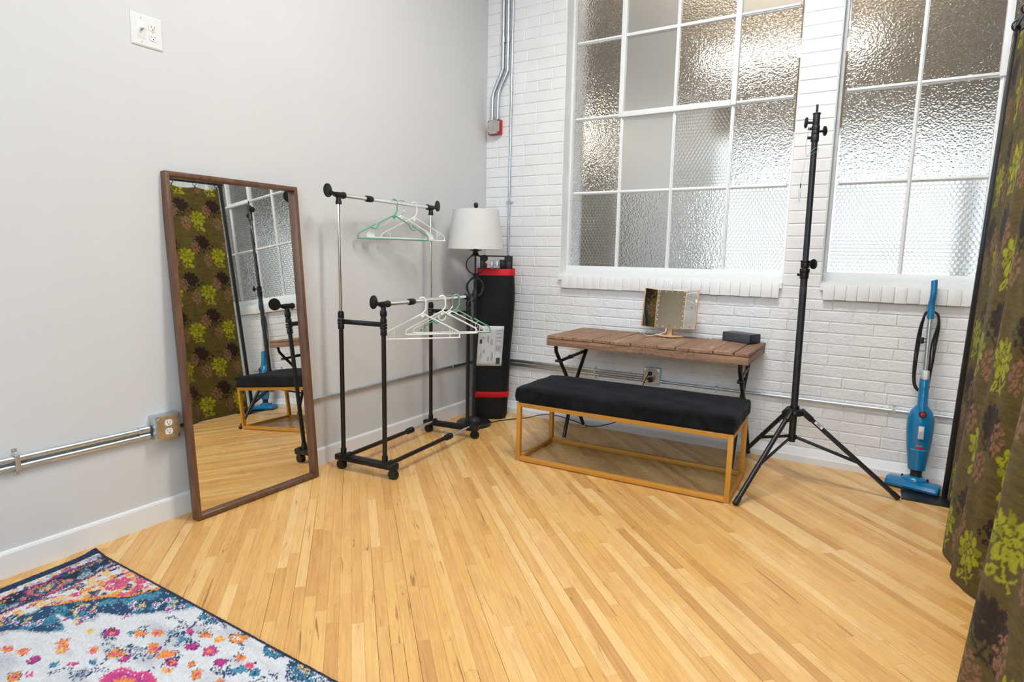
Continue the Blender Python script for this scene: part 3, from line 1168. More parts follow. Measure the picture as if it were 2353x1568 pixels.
# ---------------------------------------------------------------- hangers
def hanger(label, hook_at, direc, half, mat, style, r=0.0042, hook_mat=None, height=0.238):
    """hook_at: where the bar carries the hook (top of loop), direc: horizontal unit vector along the shoulders"""
    hx, hy, hz = hook_at
    t = thing('clothes_hanger', label, 'hanger', (hx, hy, hz - height), 0.0, 'hangers on the garment rack')
    dx = Vector((direc[0], direc[1], 0)).normalized()
    O = Vector(hook_at)

    def P(u, w):
        return O + dx * u + Vector((0, 0, w))
    hr = 0.0205
    hook = []
    for k in range(13):
        a = math.radians(205 - k * 18.5)
        hook.append((hr * math.cos(a), -hr + hr * math.sin(a)))
    neck = -0.094
    hook += [(hr * 0.98, -0.045), (hr * 0.95, -0.066), (hr * 0.6, -0.080), (0.0, neck)]
    hm = MB()
    hm.tube(spline([P(*q) for q in hook], 3), 0.0017 if hook_mat else r, 8)
    obj('hook', hm, hook_mat or mat, t)
    ws = -height + r
    b = MB()
    for s in (-1, 1):
        if style == 'notch':
            sh = [(0, neck), (s * half * 0.22, neck - 0.026), (s * half * 0.42, neck - 0.052), (s * half * 0.45, neck - 0.068), (s * half * 0.52, neck - 0.085),
                  (s * half * 0.60, neck - 0.083), (s * half * 0.66, neck - 0.076)]
            b.tube(spline([P(*q) for q in sh], 4), r, 8)
            arm = [(s * half * 0.52, neck - 0.058), (s * half * 0.66, neck - 0.076), (s * half * 0.88, neck - 0.103), (s * half * 0.97, neck - 0.116),
                   (s * half, ws + 0.014), (s * half * 0.985, ws + 0.004), (s * half * 0.94, ws), (0, ws)]
            b.tube(spline([P(*q) for q in arm], 4), r, 8)
        else:
            arm = [(0, neck), (s * half * 0.3, neck - 0.034), (s * half * 0.6, neck - 0.068), (s * half * 0.9, neck - 0.103), (s * half * 0.975, neck - 0.114),
                   (s * half, ws + 0.016), (s * half * 0.985, ws + 0.005), (s * half * 0.94, ws), (0, ws)]
            b.tube(spline([P(*q) for q in arm], 4), r, 8)
    b.prism([(-0.022, neck - 0.010), (0, neck + 0.002), (0.022, neck - 0.010), (0.010, neck - 0.016), (0, neck - 0.026), (-0.010, neck - 0.016)], dx, (0, 0, 1), O - dx.cross(Vector((0, 0, 1))) * 0.0015, 0.003)
    obj('body', b, mat, t)
    if style == 'plain':
        for s in (-1, 1):
            k = MB()
            k.tube([P(s * half * 0.74, neck - 0.083), P(s * half * 0.74, ws)], r * 0.45, 6)
            k.tube(spline([P(s * half * 0.74, neck - 0.110), P(s * half * 0.80, neck - 0.113), P(s * half * 0.815, neck - 0.100)], 4), r * 0.45, 6)
            obj('strap_peg', k, mat, t)
    elif style == 'tie':
        ring = [(0.0 + 0.022 * math.cos(math.radians(a)), neck - 0.036 + 0.022 * math.sin(math.radians(a))) for a in range(150, 385, 18)]
        obj('tie_hook', MB().tube([P(*q) for q in ring], r * 0.7, 8), mat, t)
    elif style == 'wide':
        for s in (-1, 1):
            k = MB()
            k.prism([(s * half * 0.80, ws), (s * half * 0.78, neck - 0.09), (s * half * 0.93, neck - 0.108), (s * half * 0.99, ws + 0.014), (s * half * 0.95, ws)],
                    dx, (0, 0, 1), O - dx.cross(Vector((0, 0, 1))) * 0.002, 0.004)
            obj('shoulder_pad', k, mat, t)
    return t


def on_rail(a, b, y, z):
    s = (y - a[1]) / (b[1] - a[1])
    return (a[0] + (b[0] - a[0]) * s, y, z + 0.0125 + 0.0065)


dU = (0.085, 0.223)
hanger('mint green plastic hanger on the upper chrome rail', on_rail(PA, PB, -1.197, ZT_), dU, 0.236, M['hanger_green'], 'notch', 0.0048, None, 0.244)
hanger('white hanger with metal hook and padded corners on the upper rail', on_rail(PA, PB, -1.128, ZT_), (0.075, 0.226), 0.232, M['hanger_white'], 'wide', 0.0042, M['chrome'], 0.236)
hanger('slim white plastic hanger nearest the lamp on the upper rail', on_rail(PA, PB, -0.995, ZT_), (0.075, 0.24), 0.236, M['hanger_white'], 'plain', 0.0040, None, 0.240)
dL = (0.135, 0.165)
hanger('white plastic hanger nearest the camera on the lower rail', on_rail(PC, PD, -1.287, ZL_), (0.135, 0.16), 0.222, M['hanger_white'], 'plain', 0.0045, None, 0.246)
hanger('thick white hanger with a small tie hook on the lower rail', on_rail(PC, PD, -1.083, ZL_), dL, 0.222, M['hanger_white'], 'tie', 0.0052, None, 0.240)
hanger('clear hanger with thin metal hook on the lower rail', on_rail(PC, PD, -1.000, ZL_), (0.14, 0.16), 0.226, M['hanger_white'], 'plain', 0.0034, M['chrome'], 0.236)
hanger('mint green plastic hanger on the lower chrome rail', on_rail(PC, PD, -0.925, ZL_), (0.15, 0.14), 0.222, M['hanger_green'], 'notch', 0.0046, None, 0.246)

# ---------------------------------------------------------------- floor lamp
LX, LY = 0.250, -0.492
t = thing('floor_lamp', 'black ring stemmed floor lamp with white drum shade in the corner', 'lamp', (LX, LY, 0))
obj('base', MB().lathe([(0.122, 0.0), (0.126, 0.004), (0.126, 0.020), (0.118, 0.027), (0.060, 0.031), (0.048, 0.040), (0.036, 0.058), (0.018, 0.066)], (LX, LY, 0), n=48), M['black_steel'], t)
pm = MB().cyl((LX, LY, 0.05), (LX, LY, 0.905), 0.0115)
pm.lathe([(0.016, 0.895), (0.022, 0.902), (0.022, 0.908), (0.014, 0.914), (0.012, 0.925), (0.020, 0.932), (0.026, 0.938)], (LX, LY, 0))
obj('pole', pm, M['black_steel'], t)
# two cages of rings with spools between
for zc, R, ns in ((1.000, 0.066, 3), (1.160, 0.065, 1)):
    for k in range(ns):
        a = math.radians(12 + 60 * k)
        nrm = (math.sin(a) * 1.0, -math.cos(a), 0) if ns > 1 else (0.51, -0.85, 0.0)
        obj('ring', MB().torus((LX, LY, zc), nrm, R, 0.0042, 40, 8), M['black_steel'], t)
obj('stem', MB().cyl((LX, LY, 0.93), (LX, LY, 1.25), 0.0068), M['black_steel'], t)
obj('spool', MB().lathe([(0.034, 1.062), (0.034, 1.066), (0.022, 1.072), (0.016, 1.080), (0.016, 1.086), (0.024, 1.092), (0.026, 1.096)], (LX, LY, 0)), M['black_steel'], t)
obj('spool', MB().lathe([(0.034, 1.222), (0.034, 1.226), (0.024, 1.232), (0.018, 1.244), (0.018, 1.254), (0.044, 1.262), (0.046, 1.265), (0.014, 1.266), (0.014, 1.297)], (LX, LY, 0)), M['black_steel'], t)
s = MB()
n = 64
x, y = Vector((1, 0, 0)), Vector((0, 1, 0))
prof = [(0.194, 1.272), (0.194, 1.268), (0.196, 1.268), (0.158, 1.538), (0.156, 1.538), (0.1565, 1.534)]
rings = [s.ring((LX, LY, z), x, y, r_, n) for r_, z in prof]
s.skin(rings, False, True)
obj('lamp_shade', s, M['shade'], t)
sp = MB()
for k in range(3):
    a = 2 * math.pi * k / 3
    sp.tube([(LX, LY, 1.535), (LX + 0.157 * math.cos(a), LY + 0.157 * math.sin(a), 1.533)], 0.002, 6)
for s_ in (-1, 1):
    sp.tube(spline([(LX, LY, 1.29), (LX + s_ * 0.05, LY, 1.34), (LX + s_ * 0.05, LY, 1.47), (LX, LY, 1.54)], 6), 0.002, 6)
obj('shade_harp', sp, M['black_steel'], t)
obj('bulb', MB().lathe([(0.013, 1.30), (0.013, 1.325), (0.022, 1.345), (0.030, 1.375), (0.026, 1.40), (0.010, 1.412)], (LX, LY, 0)), M['white_plastic'], t)
obj('finial', MB().lathe([(0.006, 1.538), (0.006, 1.552), (0.014, 1.558), (0.0155, 1.568), (0.0155, 1.580), (0.010, 1.588), (0.003, 1.590)], (LX, LY, 0)), M['black_steel'], t)
obj('socket', MB().cyl((LX, LY, 1.285), (LX, LY, 1.315), 0.017), M['black_steel'], t)

# ---------------------------------------------------------------- folded canopy in its black carry bag
t = thing('canopy_bag', 'tall black carry bag with red straps standing in the corner', 'bag', (0.205, -0.185, 0))
rz = math.radians(33)
ca, sa = math.cos(rz), math.sin(rz)


def bag_ring(mb, cx, cy, z, h, n=44, e=5.0, wob=0.0, ph=0.0, dz=0.0):
    out = []
    for i in range(n):
        a = 2 * math.pi * i / n
        c, s_ = math.cos(a), math.sin(a)
        r = 1.0 / (abs(c) ** e + abs(s_) ** e) ** (1 / e)
        r *= 1 + wob * (math.sin(3 * a + ph) + 0.6 * math.sin(7 * a - 2.3 * ph) + 0.5 * math.sin(11 * a + 5 * ph))
        u, v = c * r * h, s_ * r * h
        out.append(mb.bm.verts.new((cx + u * ca - v * sa, cy + u * sa + v * ca, z + dz * math.sin(2 * a + ph))))
    return out


def bag_c(z):
    s_ = z / 1.15
    return 0.192 + 0.050 * s_, -0.200 - 0.005 * s_


def bag_h(z):
    pts = [(0.0, 0.125), (0.03, 0.135), (0.2, 0.139), (0.5, 0.138), (0.72, 0.144), (0.88, 0.147), (1.0, 0.143), (1.085, 0.137), (1.13, 0.135)]
    for (a, ha), (b, hb) in zip(pts, pts[1:]):
        if a <= z <= b:
            return ha + (hb - ha) * (z - a) / (b - a)
    return 0.135


b = MB()
rings = []
zs = [0.0, 0.006, 0.03] + [0.06 + 0.03 * k for k in range(35)]
for k, z in enumerate(zs):
    hh = bag_h(z) - (0.010 if z == 0 else 0)
    upper = max(0.0, (z - 0.55) / 0.6)
    rings.append(bag_ring(b, *bag_c(z), z, hh, wob=0.004 + 0.016 * upper * (1 - max(0, (z - 1.0) / 0.12)), ph=z * 4.0))
b.skin(rings, True)
obj('bag_body', b, M['nylon'], t, None, 60)
for z0, z1, nm in ((1.083, 1.132, 'top_strap'), (0.172, 0.216, 'lower_strap')):
    b = MB()
    rr = [bag_ring(b, *bag_c(z), z, bag_h(z) + w_, wob=0.004, ph=z * 4.0) for z, w_ in ((z0, 0.001), (z0 + 0.002, 0.0045), (z1 - 0.002, 0.0045), (z1, 0.001))]
    b.skin(rr, False)
    s_o = obj(nm, b, M['red_fabric'], t, None, 60)
cx, cy = bag_c(1.1)
fn = Vector((sa, -ca, 0))                  # outward normal of the face towards the camera
fr = Vector((ca, sa, 0))
bk = Vector((cx, cy, 1.106)) + fn * 0.130 + fr * 0.072
obj('buckle', MB().box(bk, (0.030, 0.014, 0.052), Matrix.Rotation(rz, 3, 'Z'), 0.004), M['print_dark'], t)
# folded frame sticking out of the bag
fm = MB()
for u, v in ((-1, -1), (1, -1), (1, 1), (-1, 1)):
    p = Vector((cx, cy, 0)) + fr * (u * 0.100) + fn * (v * 0.098)
    obj('canopy_leg', MB().box((p.x, p.y, 1.165), (0.036, 0.036, 0.118), Matrix.Rotation(rz, 3, 'Z'), 0.003), M['black_steel'], t)
    br = MB()
    br.lathe([(0.024, -0.02), (0.026, -0.014), (0.026, 0.014), (0.024, 0.02)], (p.x - fr.x * u * 0.012, p.y - fr.y * u * 0.012, 1.205), fn, 18)
    obj('leg_bracket', br, M['black_plastic'], t)
for v in (-1, 1):
    a_ = Vector((cx, cy, 1.222)) + fr * 0.118 + fn * (v * 0.098)
    b_ = Vector((cx, cy, 1.222)) - fr * 0.118 + fn * (v * 0.098)
    obj('truss_bar', MB().bar(a_, b_, 0.022, 0.010, (0, 0, 1), 0.001), M['black_steel'], t)
for u in (-1, 1):
    a_ = Vector((cx, cy, 1.216)) + fr * (u * 0.10) + fn * 0.10
    b_ = Vector((cx, cy, 1.216)) + fr * (u * 0.10) - fn * 0.10
    obj('truss_bar', MB().bar(a_, b_, 0.022, 0.010, (0, 0, 1), 0.001), M['black_steel'], t)
for u in (-0.030, 0.008):
    p = Vector((cx, cy, 1.160)) + fr * u + fn * 0.088
    q = obj('clamp', MB().box(p, (0.018, 0.020, 0.060), Matrix.Rotation(rz, 3, 'Z'), 0.003), M['zinc'], t)
for u in (-0.076, 0.088):
    p = Vector((cx, cy, 1.150)) + fr * u + fn * 0.080
    obj('release_tab', MB().box(p, (0.016, 0.020, 0.042), Matrix.Rotation(rz, 3, 'Z'), 0.003), M['red_fabric'], t)
p = Vector((cx, cy, 1.165)) + fr * 0.050 + fn * 0.080
obj('hub_block', MB().box(p, (0.052, 0.030, 0.066), Matrix.Rotation(rz, 3, 'Z'), 0.004), M['black_plastic'], t)
# printed instruction sheet on the front
M['sheet'] = plain('white_printed_sheet', srgb(206, 208, 210), 0.45, var=0.02)
zs_ = [0.415 + 0.03 * k for k in range(11)]
SW = 0.186
SU0 = -0.114


def sheet_pt(u, z, off):
    c_ = bag_c(z)
    return Vector((c_[0], c_[1], z)) + fr * u + fn * (bag_h(z) * 1.012 + off)


b = MB()
g = []
for z in zs_:
    row = []
    for k in range(7):
        row.append(b.bm.verts.new(sheet_pt(SU0 + SW * k / 6 + (z - 0.4) * 0.02, z, 0.006)))
    g.append(row)
for j in range(len(g) - 1):
    for i in range(6):
        b.bm.faces.new((g[j][i], g[j][i + 1], g[j + 1][i + 1], g[j + 1][i]))
sheet = obj('instruction_sheet', b, M['sheet'], t)
sol = sheet.modifiers.new('thick', 'SOLIDIFY')
sol.thickness = 0.001
random.seed(5)
ink = MB()


def ink_rect(u0, u1, z0, z1, mb):
    vs = [mb.bm.verts.new(sheet_pt(SU0 + SW * u + (z - 0.4) * 0.02, z, 0.0075)) for u, z in ((u0, z0), (u1, z0), (u1, z1), (u0, z1))]
    mb.bm.faces.new(vs)


Z0, Z1 = 0.415, 0.715


def zr(v):
    return Z0 + (Z1 - Z0) * v


for blk in ((0.74, 0.92, 0.86, 0.92), (0.74, 0.92, 0.78, 0.84), (0.74, 0.92, 0.68, 0.75), (0.74, 0.92, 0.60, 0.66), (0.50, 0.60, 0.52, 0.70), (0.36, 0.46, 0.55, 0.80), (0.22, 0.32, 0.30, 0.45),
            (0.40, 0.50, 0.10, 0.25), (0.12, 0.20, 0.12, 0.40), (0.55, 0.64, 0.08, 0.40), (0.12, 0.30, 0.66, 0.74), (0.74, 0.92, 0.34, 0.55)):
    u0, u1, v0, v1 = blk
    k = max(3, int((u1 - u0) / 0.022))
    for i in range(k):
        a_ = u0 + (u1 - u0) * i / k
        e_ = v0 + (v1 - v0) * random.uniform(0.0, 0.3)
        f_ = v1 - (v1 - v0) * random.uniform(0.0, 0.3)
        ink_rect(a_, a_ + 0.011, zr(e_), zr(f_), ink)
ink_rect(0.700, 0.708, zr(0.06), zr(0.95), ink)
ink_rect(0.945, 0.950, zr(0.30), zr(0.93), ink)
obj('print_lines', ink, M['print_grey'], sheet, None, 0)['kind'] = 'stuff'
for q in ((0.76, 0.92, 0.05, 0.21), (0.05, 0.17, 0.86, 0.91), (0.08, 0.17, 0.56, 0.66)):
    ink = MB()
    ink_rect(q[0], q[1], zr(q[2]), zr(q[3]), ink)
    obj('print_block', ink, M['print_dark'], sheet, None, 0)
random.seed(11)

# ---------------------------------------------------------------- reclaimed plank folding table
TZ = 0.725
TX0, TX1, TY0, TY1 = 0.893, 2.126, -0.606, -0.045
t = thing('plank_table', 'rustic reclaimed plank table on black folding legs below the window', 'table', (1.5, -0.32, 0))
joints = [0.893, 1.075, 1.211, 1.326, 1.453, 1.618, 1.726, 1.802, 1.935, 2.046, 2.126]


def tinted(name, mb, mat, parent, val):
    o = obj(name, mb, mat, parent, None, 25)
    set_tint(o.data, [val] * len(o.data.vertices))
    return o


for i, (a, b_) in enumerate(zip(joints, joints[1:])):
    mb = MB()
    dz = random.uniform(-0.003, 0.002)
    f0 = TY0 + random.uniform(-0.004, 0.004)
    f1 = TY1 + (random.uniform(-0.03, 0.0) if i not in (0, 9) else 0)
    sk = random.uniform(-0.004, 0.004)
    # slightly skewed, worn plank
    poly = [(a + 0.0015, f0), (b_ - 0.0015, f0), (b_ - 0.0015 + sk, f1), (a + 0.0015 + sk, f1)]
    tb = MB()
    tb.prism(poly, (1, 0, 0), (0, 1, 0), (0, 0, TZ - 0.021 + dz), 0.021)
    bmesh.ops.bevel(tb.bm, geom=list(tb.bm.edges), offset=0.0035, segments=1, affect='EDGES')
    tinted('plank', tb, M['plank_y'], t, (0.05, 0.35, 0.55, 0.1, 0.6, 0.2, 0.75, 0.15, 0.4, 1.0)[i])
tinted('apron_board', MB().bx(TX0 - 0.003, TX1 + 0.001, TY0 + 0.001, TY0 + 0.024, TZ - 0.066, TZ - 0.0235, 0.002), M['plank_x'], t, 0.3)
tinted('apron_board', MB().bx(TX0, TX1, TY1 - 0.03, TY1 - 0.006, TZ - 0.066, TZ - 0.0235, 0.002), M['plank_x'], t, 0.4)
tinted('apron_board', MB().bx(TX0 - 0.001, TX0 + 0.022, TY0 + 0.025, TY1 - 0.031, TZ - 0.066, TZ - 0.0235, 0.002), M['plank_y'], t, 0.2)
tinted('apron_board', MB().bx(TX1 - 0.022, TX1, TY0 + 0.025, TY1 - 0.031, TZ - 0.066, TZ - 0.0235, 0.002), M['plank_y'], t, 0.6)
for xl, sgn in ((0.935, 1), (2.078, -1)):
    za = TZ - 0.05
    # pair of bent tubes crossing like an X
    A = [(xl, -0.56, za), (xl, -0.552, za - 0.05), (xl, -0.53, za - 0.085), (xl, -0.33, 0.36), (xl, -0.075, 0.012)]
    x2 = xl + 0.03 * sgn
    Bp = [(x2, -0.10, za), (x2, -0.108, za - 0.05), (x2, -0.13, za - 0.085), (x2, -0.32, 0.34), (x2, -0.46, 0.012)]
    obj('leg', MB().tube(spline(A, 5), 0.0125, 12), M['black_steel'], t)
    obj('leg', MB().tube(spline(Bp, 5), 0.0125, 12), M['black_steel'], t)
    obj('foot_cap', MB().cyl((xl, -0.075, 0.0), (xl, -0.077, 0.022), 0.0150), M['foot_plastic'], t)
    obj('foot_cap', MB().cyl((x2, -0.46, 0.0), (x2, -0.459, 0.022), 0.0150), M['foot_plastic'], t)
    zb = TZ - 0.165
    brace = obj('leg_brace', MB().bar((xl + 0.012 * sgn, -0.520, zb - 0.012), (xl + 0.024 * sgn, -0.150, zb + 0.012), 0.006, 0.022, (0, 0, 1), 0.002), M['black_steel'], t)
    obj('brace_lock', MB().box((xl + 0.016 * sgn, -0.36, zb - 0.002), (0.016, 0.06, 0.026), None, 0.003), M['black_steel'], brace)
    obj('brace_bolt', MB().cyl((xl - 0.018, -0.520, zb - 0.012), (xl + 0.02, -0.520, zb - 0.012), 0.009, None, 12), M['black_steel'], brace)

# ---------------------------------------------------------------- trifold vanity mirror
VX, VY = 1.556, -0.155
t = thing('vanity_mirror', 'gold trifold makeup mirror standing on the plank table', 'mirror', (VX, VY, TZ))
obj('base', MB().lathe([(0.086, 0.001), (0.090, 0.004), (0.090, 0.010), (0.084, 0.014), (0.082, 0.011), (0.078, 0.0105)], (VX, VY, TZ), sy=0.72, n=40), M['rose_gold'], t)
obj('stem', MB().bx(VX - 0.016, VX + 0.016, VY - 0.004, VY + 0.026, TZ + 0.009, TZ + 0.075, 0.004), M['rose_gold'], t)
yaw0 = math.radians(3)
lean = math.radians(11.5)
Rm = Matrix.Rotation(yaw0, 3, 'Z') @ Matrix.Rotation(-lean, 3, 'X')
C0 = Vector((VX - 0.002, VY + 0.004, TZ + 0.176))
PWv, PHv = 0.184, 0.250


def wing_R(side, ang):
    return Rm @ Matrix.Rotation(side * ang, 3, 'Z')


def vpanel(name, c, R, w, h, parent):
    return obj(name, MB().box(c, (w, 0.011, h), R, 0.002), M['rose_gold'], parent)


ctr = vpanel('centre_panel', C0, Rm, PWv, PHv, t)
obj('centre_glass', MB().box(C0 + Rm @ Vector((0, -0.0062, 0.0)), (PWv - 0.006, 0.0012, PHv - 0.006), Rm), M['mirror_small'], ctr, None, 0)
k = 0
led_pts = [(-0.078 + 0.039 * i, 0.114) for i in range(5)] + [(sx_ * 0.081, 0.085 - 0.031 * i) for sx_ in (-1, 1) for i in range(6)] + [(-0.078, -0.112), (-0.040, -0.112), (0.040, -0.112), (0.078, -0.112)]
for (u, w) in led_pts:
    p = C0 + Rm @ Vector((u, -0.0068, w))
    obj('led_dot', MB().lathe([(0.0030, 0), (0.0026, 0.0007)], p, Rm @ Vector((0, -1, 0)), 10), M['led'], ctr)
p = C0 + Rm @ Vector((0, -0.0068, -0.108))
obj('touch_switch', MB().torus(p, Rm @ Vector((0, 1, 0)), 0.0058, 0.0012, 20, 6), M['print_dark'], ctr)
for side in (-1, 1):
    ang = math.radians(-62 if side < 0 else -27)
    R = wing_R(side, ang) if side > 0 else Rm @ Matrix.Rotation(math.radians(43), 3, 'Z')
    if side > 0:
        R = Rm @ Matrix.Rotation(math.radians(-27), 3, 'Z')
    hinge = C0 + Rm @ Vector((side * (PWv / 2 + 0.003), -0.006, 0))
    Wv = 0.092
    c = hinge + R @ Vector((side * Wv / 2, 0.0, 0.0))
    wg = vpanel('wing_panel', c, R, Wv, PHv, t)
    if side < 0:
        obj('wing_glass', MB().box(c + R @ Vector((0, -0.0062, 0)), (Wv - 0.006, 0.0012, PHv - 0.006), R), M['mirror_small'], wg, None, 0)
    else:
        for sz, lab in ((1, '3X'), (-1, '2X')):
            obj('wing_glass', MB().box(c + R @ Vector((0, -0.0062, sz * 0.0615)), (Wv - 0.006, 0.0012, 0.1205), R), M['mirror_small'], wg, None, 0)
            text_mesh('magnifier_mark', lab, 0.012, M['print_dark'], wg, c + R @ Vector((0.006, -0.0074, sz * 0.0615 - 0.048)), R @ Vector((1, 0, 0)), R @ Vector((0, 0, 1)))
cp = C0 + Rm @ Vector((-0.018, 0.0, -PHv / 2 - 0.004))
cable = [cp, cp + Vector((-0.002, 0, -0.016)), cp + Vector((-0.018, -0.01, -0.028)), (VX - 0.065, VY - 0.045, TZ + 0.012), (VX - 0.11, VY - 0.06, TZ + 0.004),
         (VX - 0.145, VY - 0.05, TZ + 0.0035), (VX - 0.172, VY - 0.01, TZ + 0.004), (VX - 0.175, VY + 0.04, TZ + 0.010), (VX - 0.155, VY + 0.085, TZ + 0.035), (VX - 0.15, VY + 0.127, TZ + 0.01), (VX - 0.15, VY + 0.132, TZ - 0.12)]
cb = tag(obj('charging_cable', MB().tube(spline(cable, 6), 0.0022, 8), M['white_plastic'], None, (VX - 0.11, VY - 0.06, TZ)), 'thin white charging cable curling below the makeup mirror', 'cable')
obj('plug', MB().cyl(cp + Vector((0, 0, 0.004)), cp + Vector((0, 0, -0.014)), 0.0045, None, 12), M['white_plastic'], cb)

# ---------------------------------------------------------------- dark bluetooth speaker
a_, b_, c_ = Vector((1.878, -0.119, TZ)), Vector((2.057, -0.208, TZ)), Vector((2.104, -0.110, TZ))
ux = (b_ - a_).normalized()
uy = Vector((-ux.y, ux.x, 0))
Ls, Ws, Hs = (b_ - a_).length, 0.105, 0.056
R = Matrix((ux, uy, Vector((0, 0, 1)))).transposed()
cc = a_ + ux * Ls / 2 + uy * Ws / 2 + Vector((0, 0, Hs / 2 + 0.001))
t = thing('speaker_box', 'flat charcoal portable speaker on the right end of the table', 'speaker', (cc.x, cc.y, TZ))
obj('shell', MB().box(cc, (Ls, Ws, Hs), R, 0.007, 3), M['charcoal'], t)
e = cc + ux * (Ls / 2 + 0.0003)
obj('end_trim', MB().box(e, (0.004, Ws - 0.004, Hs - 0.004), R, 0.0018), M['rubber'], t)
obj('end_panel', MB().box(e + ux * 0.0022, (0.003, Ws - 0.020, Hs - 0.016), R, 0.001), M['charcoal_dark'], t)
obj('led_dot', MB().lathe([(0.0022, 0), (0.0018, 0.0005)], cc + ux * 0.030 + Vector((0, 0, Hs / 2 - 0.004)) - uy * (Ws / 2 - 0.001), (0, -0.4, 1), 10), M['print_grey'], t)
mk = MB()
for k in range(7):
    q = cc + ux * (0.0 - 0.012 + 0.004 * k) - uy * (Ws / 2 + 0.0003) + Vector((0, 0, -0.002))
    mk.box(q, (0.0028, 0.0004, 0.0022 + 0.0008 * (k % 2)), R)
m_o = obj('maker_mark', mk, M['print_grey'], t, None, 0)
m_o['kind'] = 'stuff'

# ---------------------------------------------------------------- velvet bench
t = thing('velvet_bench', 'black velvet bench on a gold box frame in front of the table', 'bench', (1.518, -0.742, 0), math.radians(1.6))
BM = basis(t)
HL, HD = 0.617, 0.238
Tt = 0.0255
ZF = 0.362


def BW(x, y, z):
    return BM @ Vector((x, y, z))


RB = BM.to_3x3()
for sx_ in (-1, 1):
    for sy_ in (-1, 1):
        obj('leg', MB().box(BW(sx_ * (HL - Tt / 2), sy_ * (HD - Tt / 2), ZF / 2 + 0.003), (Tt, Tt, ZF - 0.006), RB, 0.0015), M['gold_paint'], t)
        obj('foot_pad', MB().box(BW(sx_ * (HL - Tt / 2), sy_ * (HD - Tt / 2), 0.002), (Tt * 0.9, Tt * 0.9, 0.004), RB), M['foot_plastic'], t)
for sy_ in (-1, 1):
    for zz in (0.006 + Tt / 2, ZF - Tt / 2):
        obj('long_rail', MB().box(BW(0, sy_ * (HD - Tt / 2), zz), (2 * HL - 2 * Tt, Tt, Tt), RB, 0.0015), M['gold_paint'], t)
for sx_ in (-1, 1):
    for zz in (0.006 + Tt / 2, ZF - Tt / 2):
        obj('end_rail', MB().box(BW(sx_ * (HL - Tt / 2), 0, zz), (Tt, 2 * HD - 2 * Tt, Tt), RB, 0.0015), M['gold_paint'], t)
# cushion: soft box, puffed top, pulled corners
NX, NY, NZ = 46, 20, 6
cv = {}
cb = bmesh.new()
bmesh.ops.create_cube(cb, size=2.0)
bmesh.ops.subdivide_edges(cb, edges=list(cb.edges), cuts=17, use_grid_fill=True)
for v in cb.verts:
    x_, y_, z_ = v.co
    # rounded box
    ex = 0.020 / (HL + 0.01)
    hx_, hy_, hz_ = HL + 0.008, HD + 0.012, 0.047
    p = Vector((x_ * hx_, y_ * hy_, z_ * hz_))
    rr_ = 0.020
    q = Vector((max(-hx_ + rr_, min(hx_ - rr_, p.x)), max(-hy_ + rr_, min(hy_ - rr_, p.y)), max(-hz_ + rr_, min(hz_ - rr_, p.z))))
    d = p - q
    if d.length > 1e-9:
        p = q + d.normalized() * rr_
    puff = (1 - abs(x_) ** 6) * (1 - abs(y_) ** 4)
    if z_ > 0:
        p.z += 0.005 * puff + 0.0035 * math.sin(9 * x_ + 2 * y_) * math.cos(5 * y_ - 3 * x_) * (1 - abs(y_) ** 4)
    side = max(abs(y_), abs(x_))
    if abs(z_) < 0.9 and side > 0.98:
        n_ = 0.0035 * math.sin(23 * x_ + 3 * z_) * (1 - z_ * z_)
        p.y += n_ * (1 if y_ > 0 else -1) * (abs(y_) > .98)
        p.x += 0.004 * math.sin(8 * y_) * (1 - z_ * z_) * (abs(x_) > .98)
    v.co = BM @ (p + Vector((0, 0, ZF + 0.047)))
m_ = MB()
m_.bm.free()
m_.bm = cb
obj('cushion', m_, M['velvet'], t, None, 60)

# ---------------------------------------------------------------- tripod light stand
SX, SY = 2.360, -0.478
t = thing('light_stand', 'tall black tripod light stand between the two windows', 'light stand', (SX, SY, 0))
XT = -0.014                    # the mast leans a touch


def mast(z):
    return Vector((SX + XT * z / 1.9, SY, z))


obj('lower_tube', MB().cyl(mast(0.245), mast(1.175), 0.0180), M['stand_black'], t)
obj('upper_tube', MB().cyl(mast(1.17), mast(1.90), 0.0150), M['stand_black'], t)
for z0, segs, kn in ((1.135, [(0.0, 0.030, 1.0), (0.030, 0.052, 1.12), (0.055, 0.085, 1.0), (0.085, 0.095, 1.1)], 1.212), ):
    c = MB()
    for a, b_, s_ in segs:
        c.lathe([(0.021 * s_, z0 + a), (0.022 * s_, z0 + a + 0.002), (0.022 * s_, z0 + b_ - 0.002), (0.021 * s_, z0 + b_)], (mast(1.18).x, SY, 0), n=20)
    obj('collar', c, M['black_plastic'], t)


def knob(p, d, name='clamp_knob', r=0.026):
    d = Vector(d).normalized()
    p = Vector(p)
    k_ = MB()
    k_.cyl(p, p + d * 0.030, 0.006, None, 10)
    kn_ = obj(name, k_, M['black_plastic'], t)
    w_ = MB()
    w_.lathe([(r * 0.75, -0.006), (r, -0.003), (r, 0.004), (r * 0.7, 0.008)], p + d * 0.034, d, 22)
    obj('knob_wing', w_, M['black_plastic'], kn_)


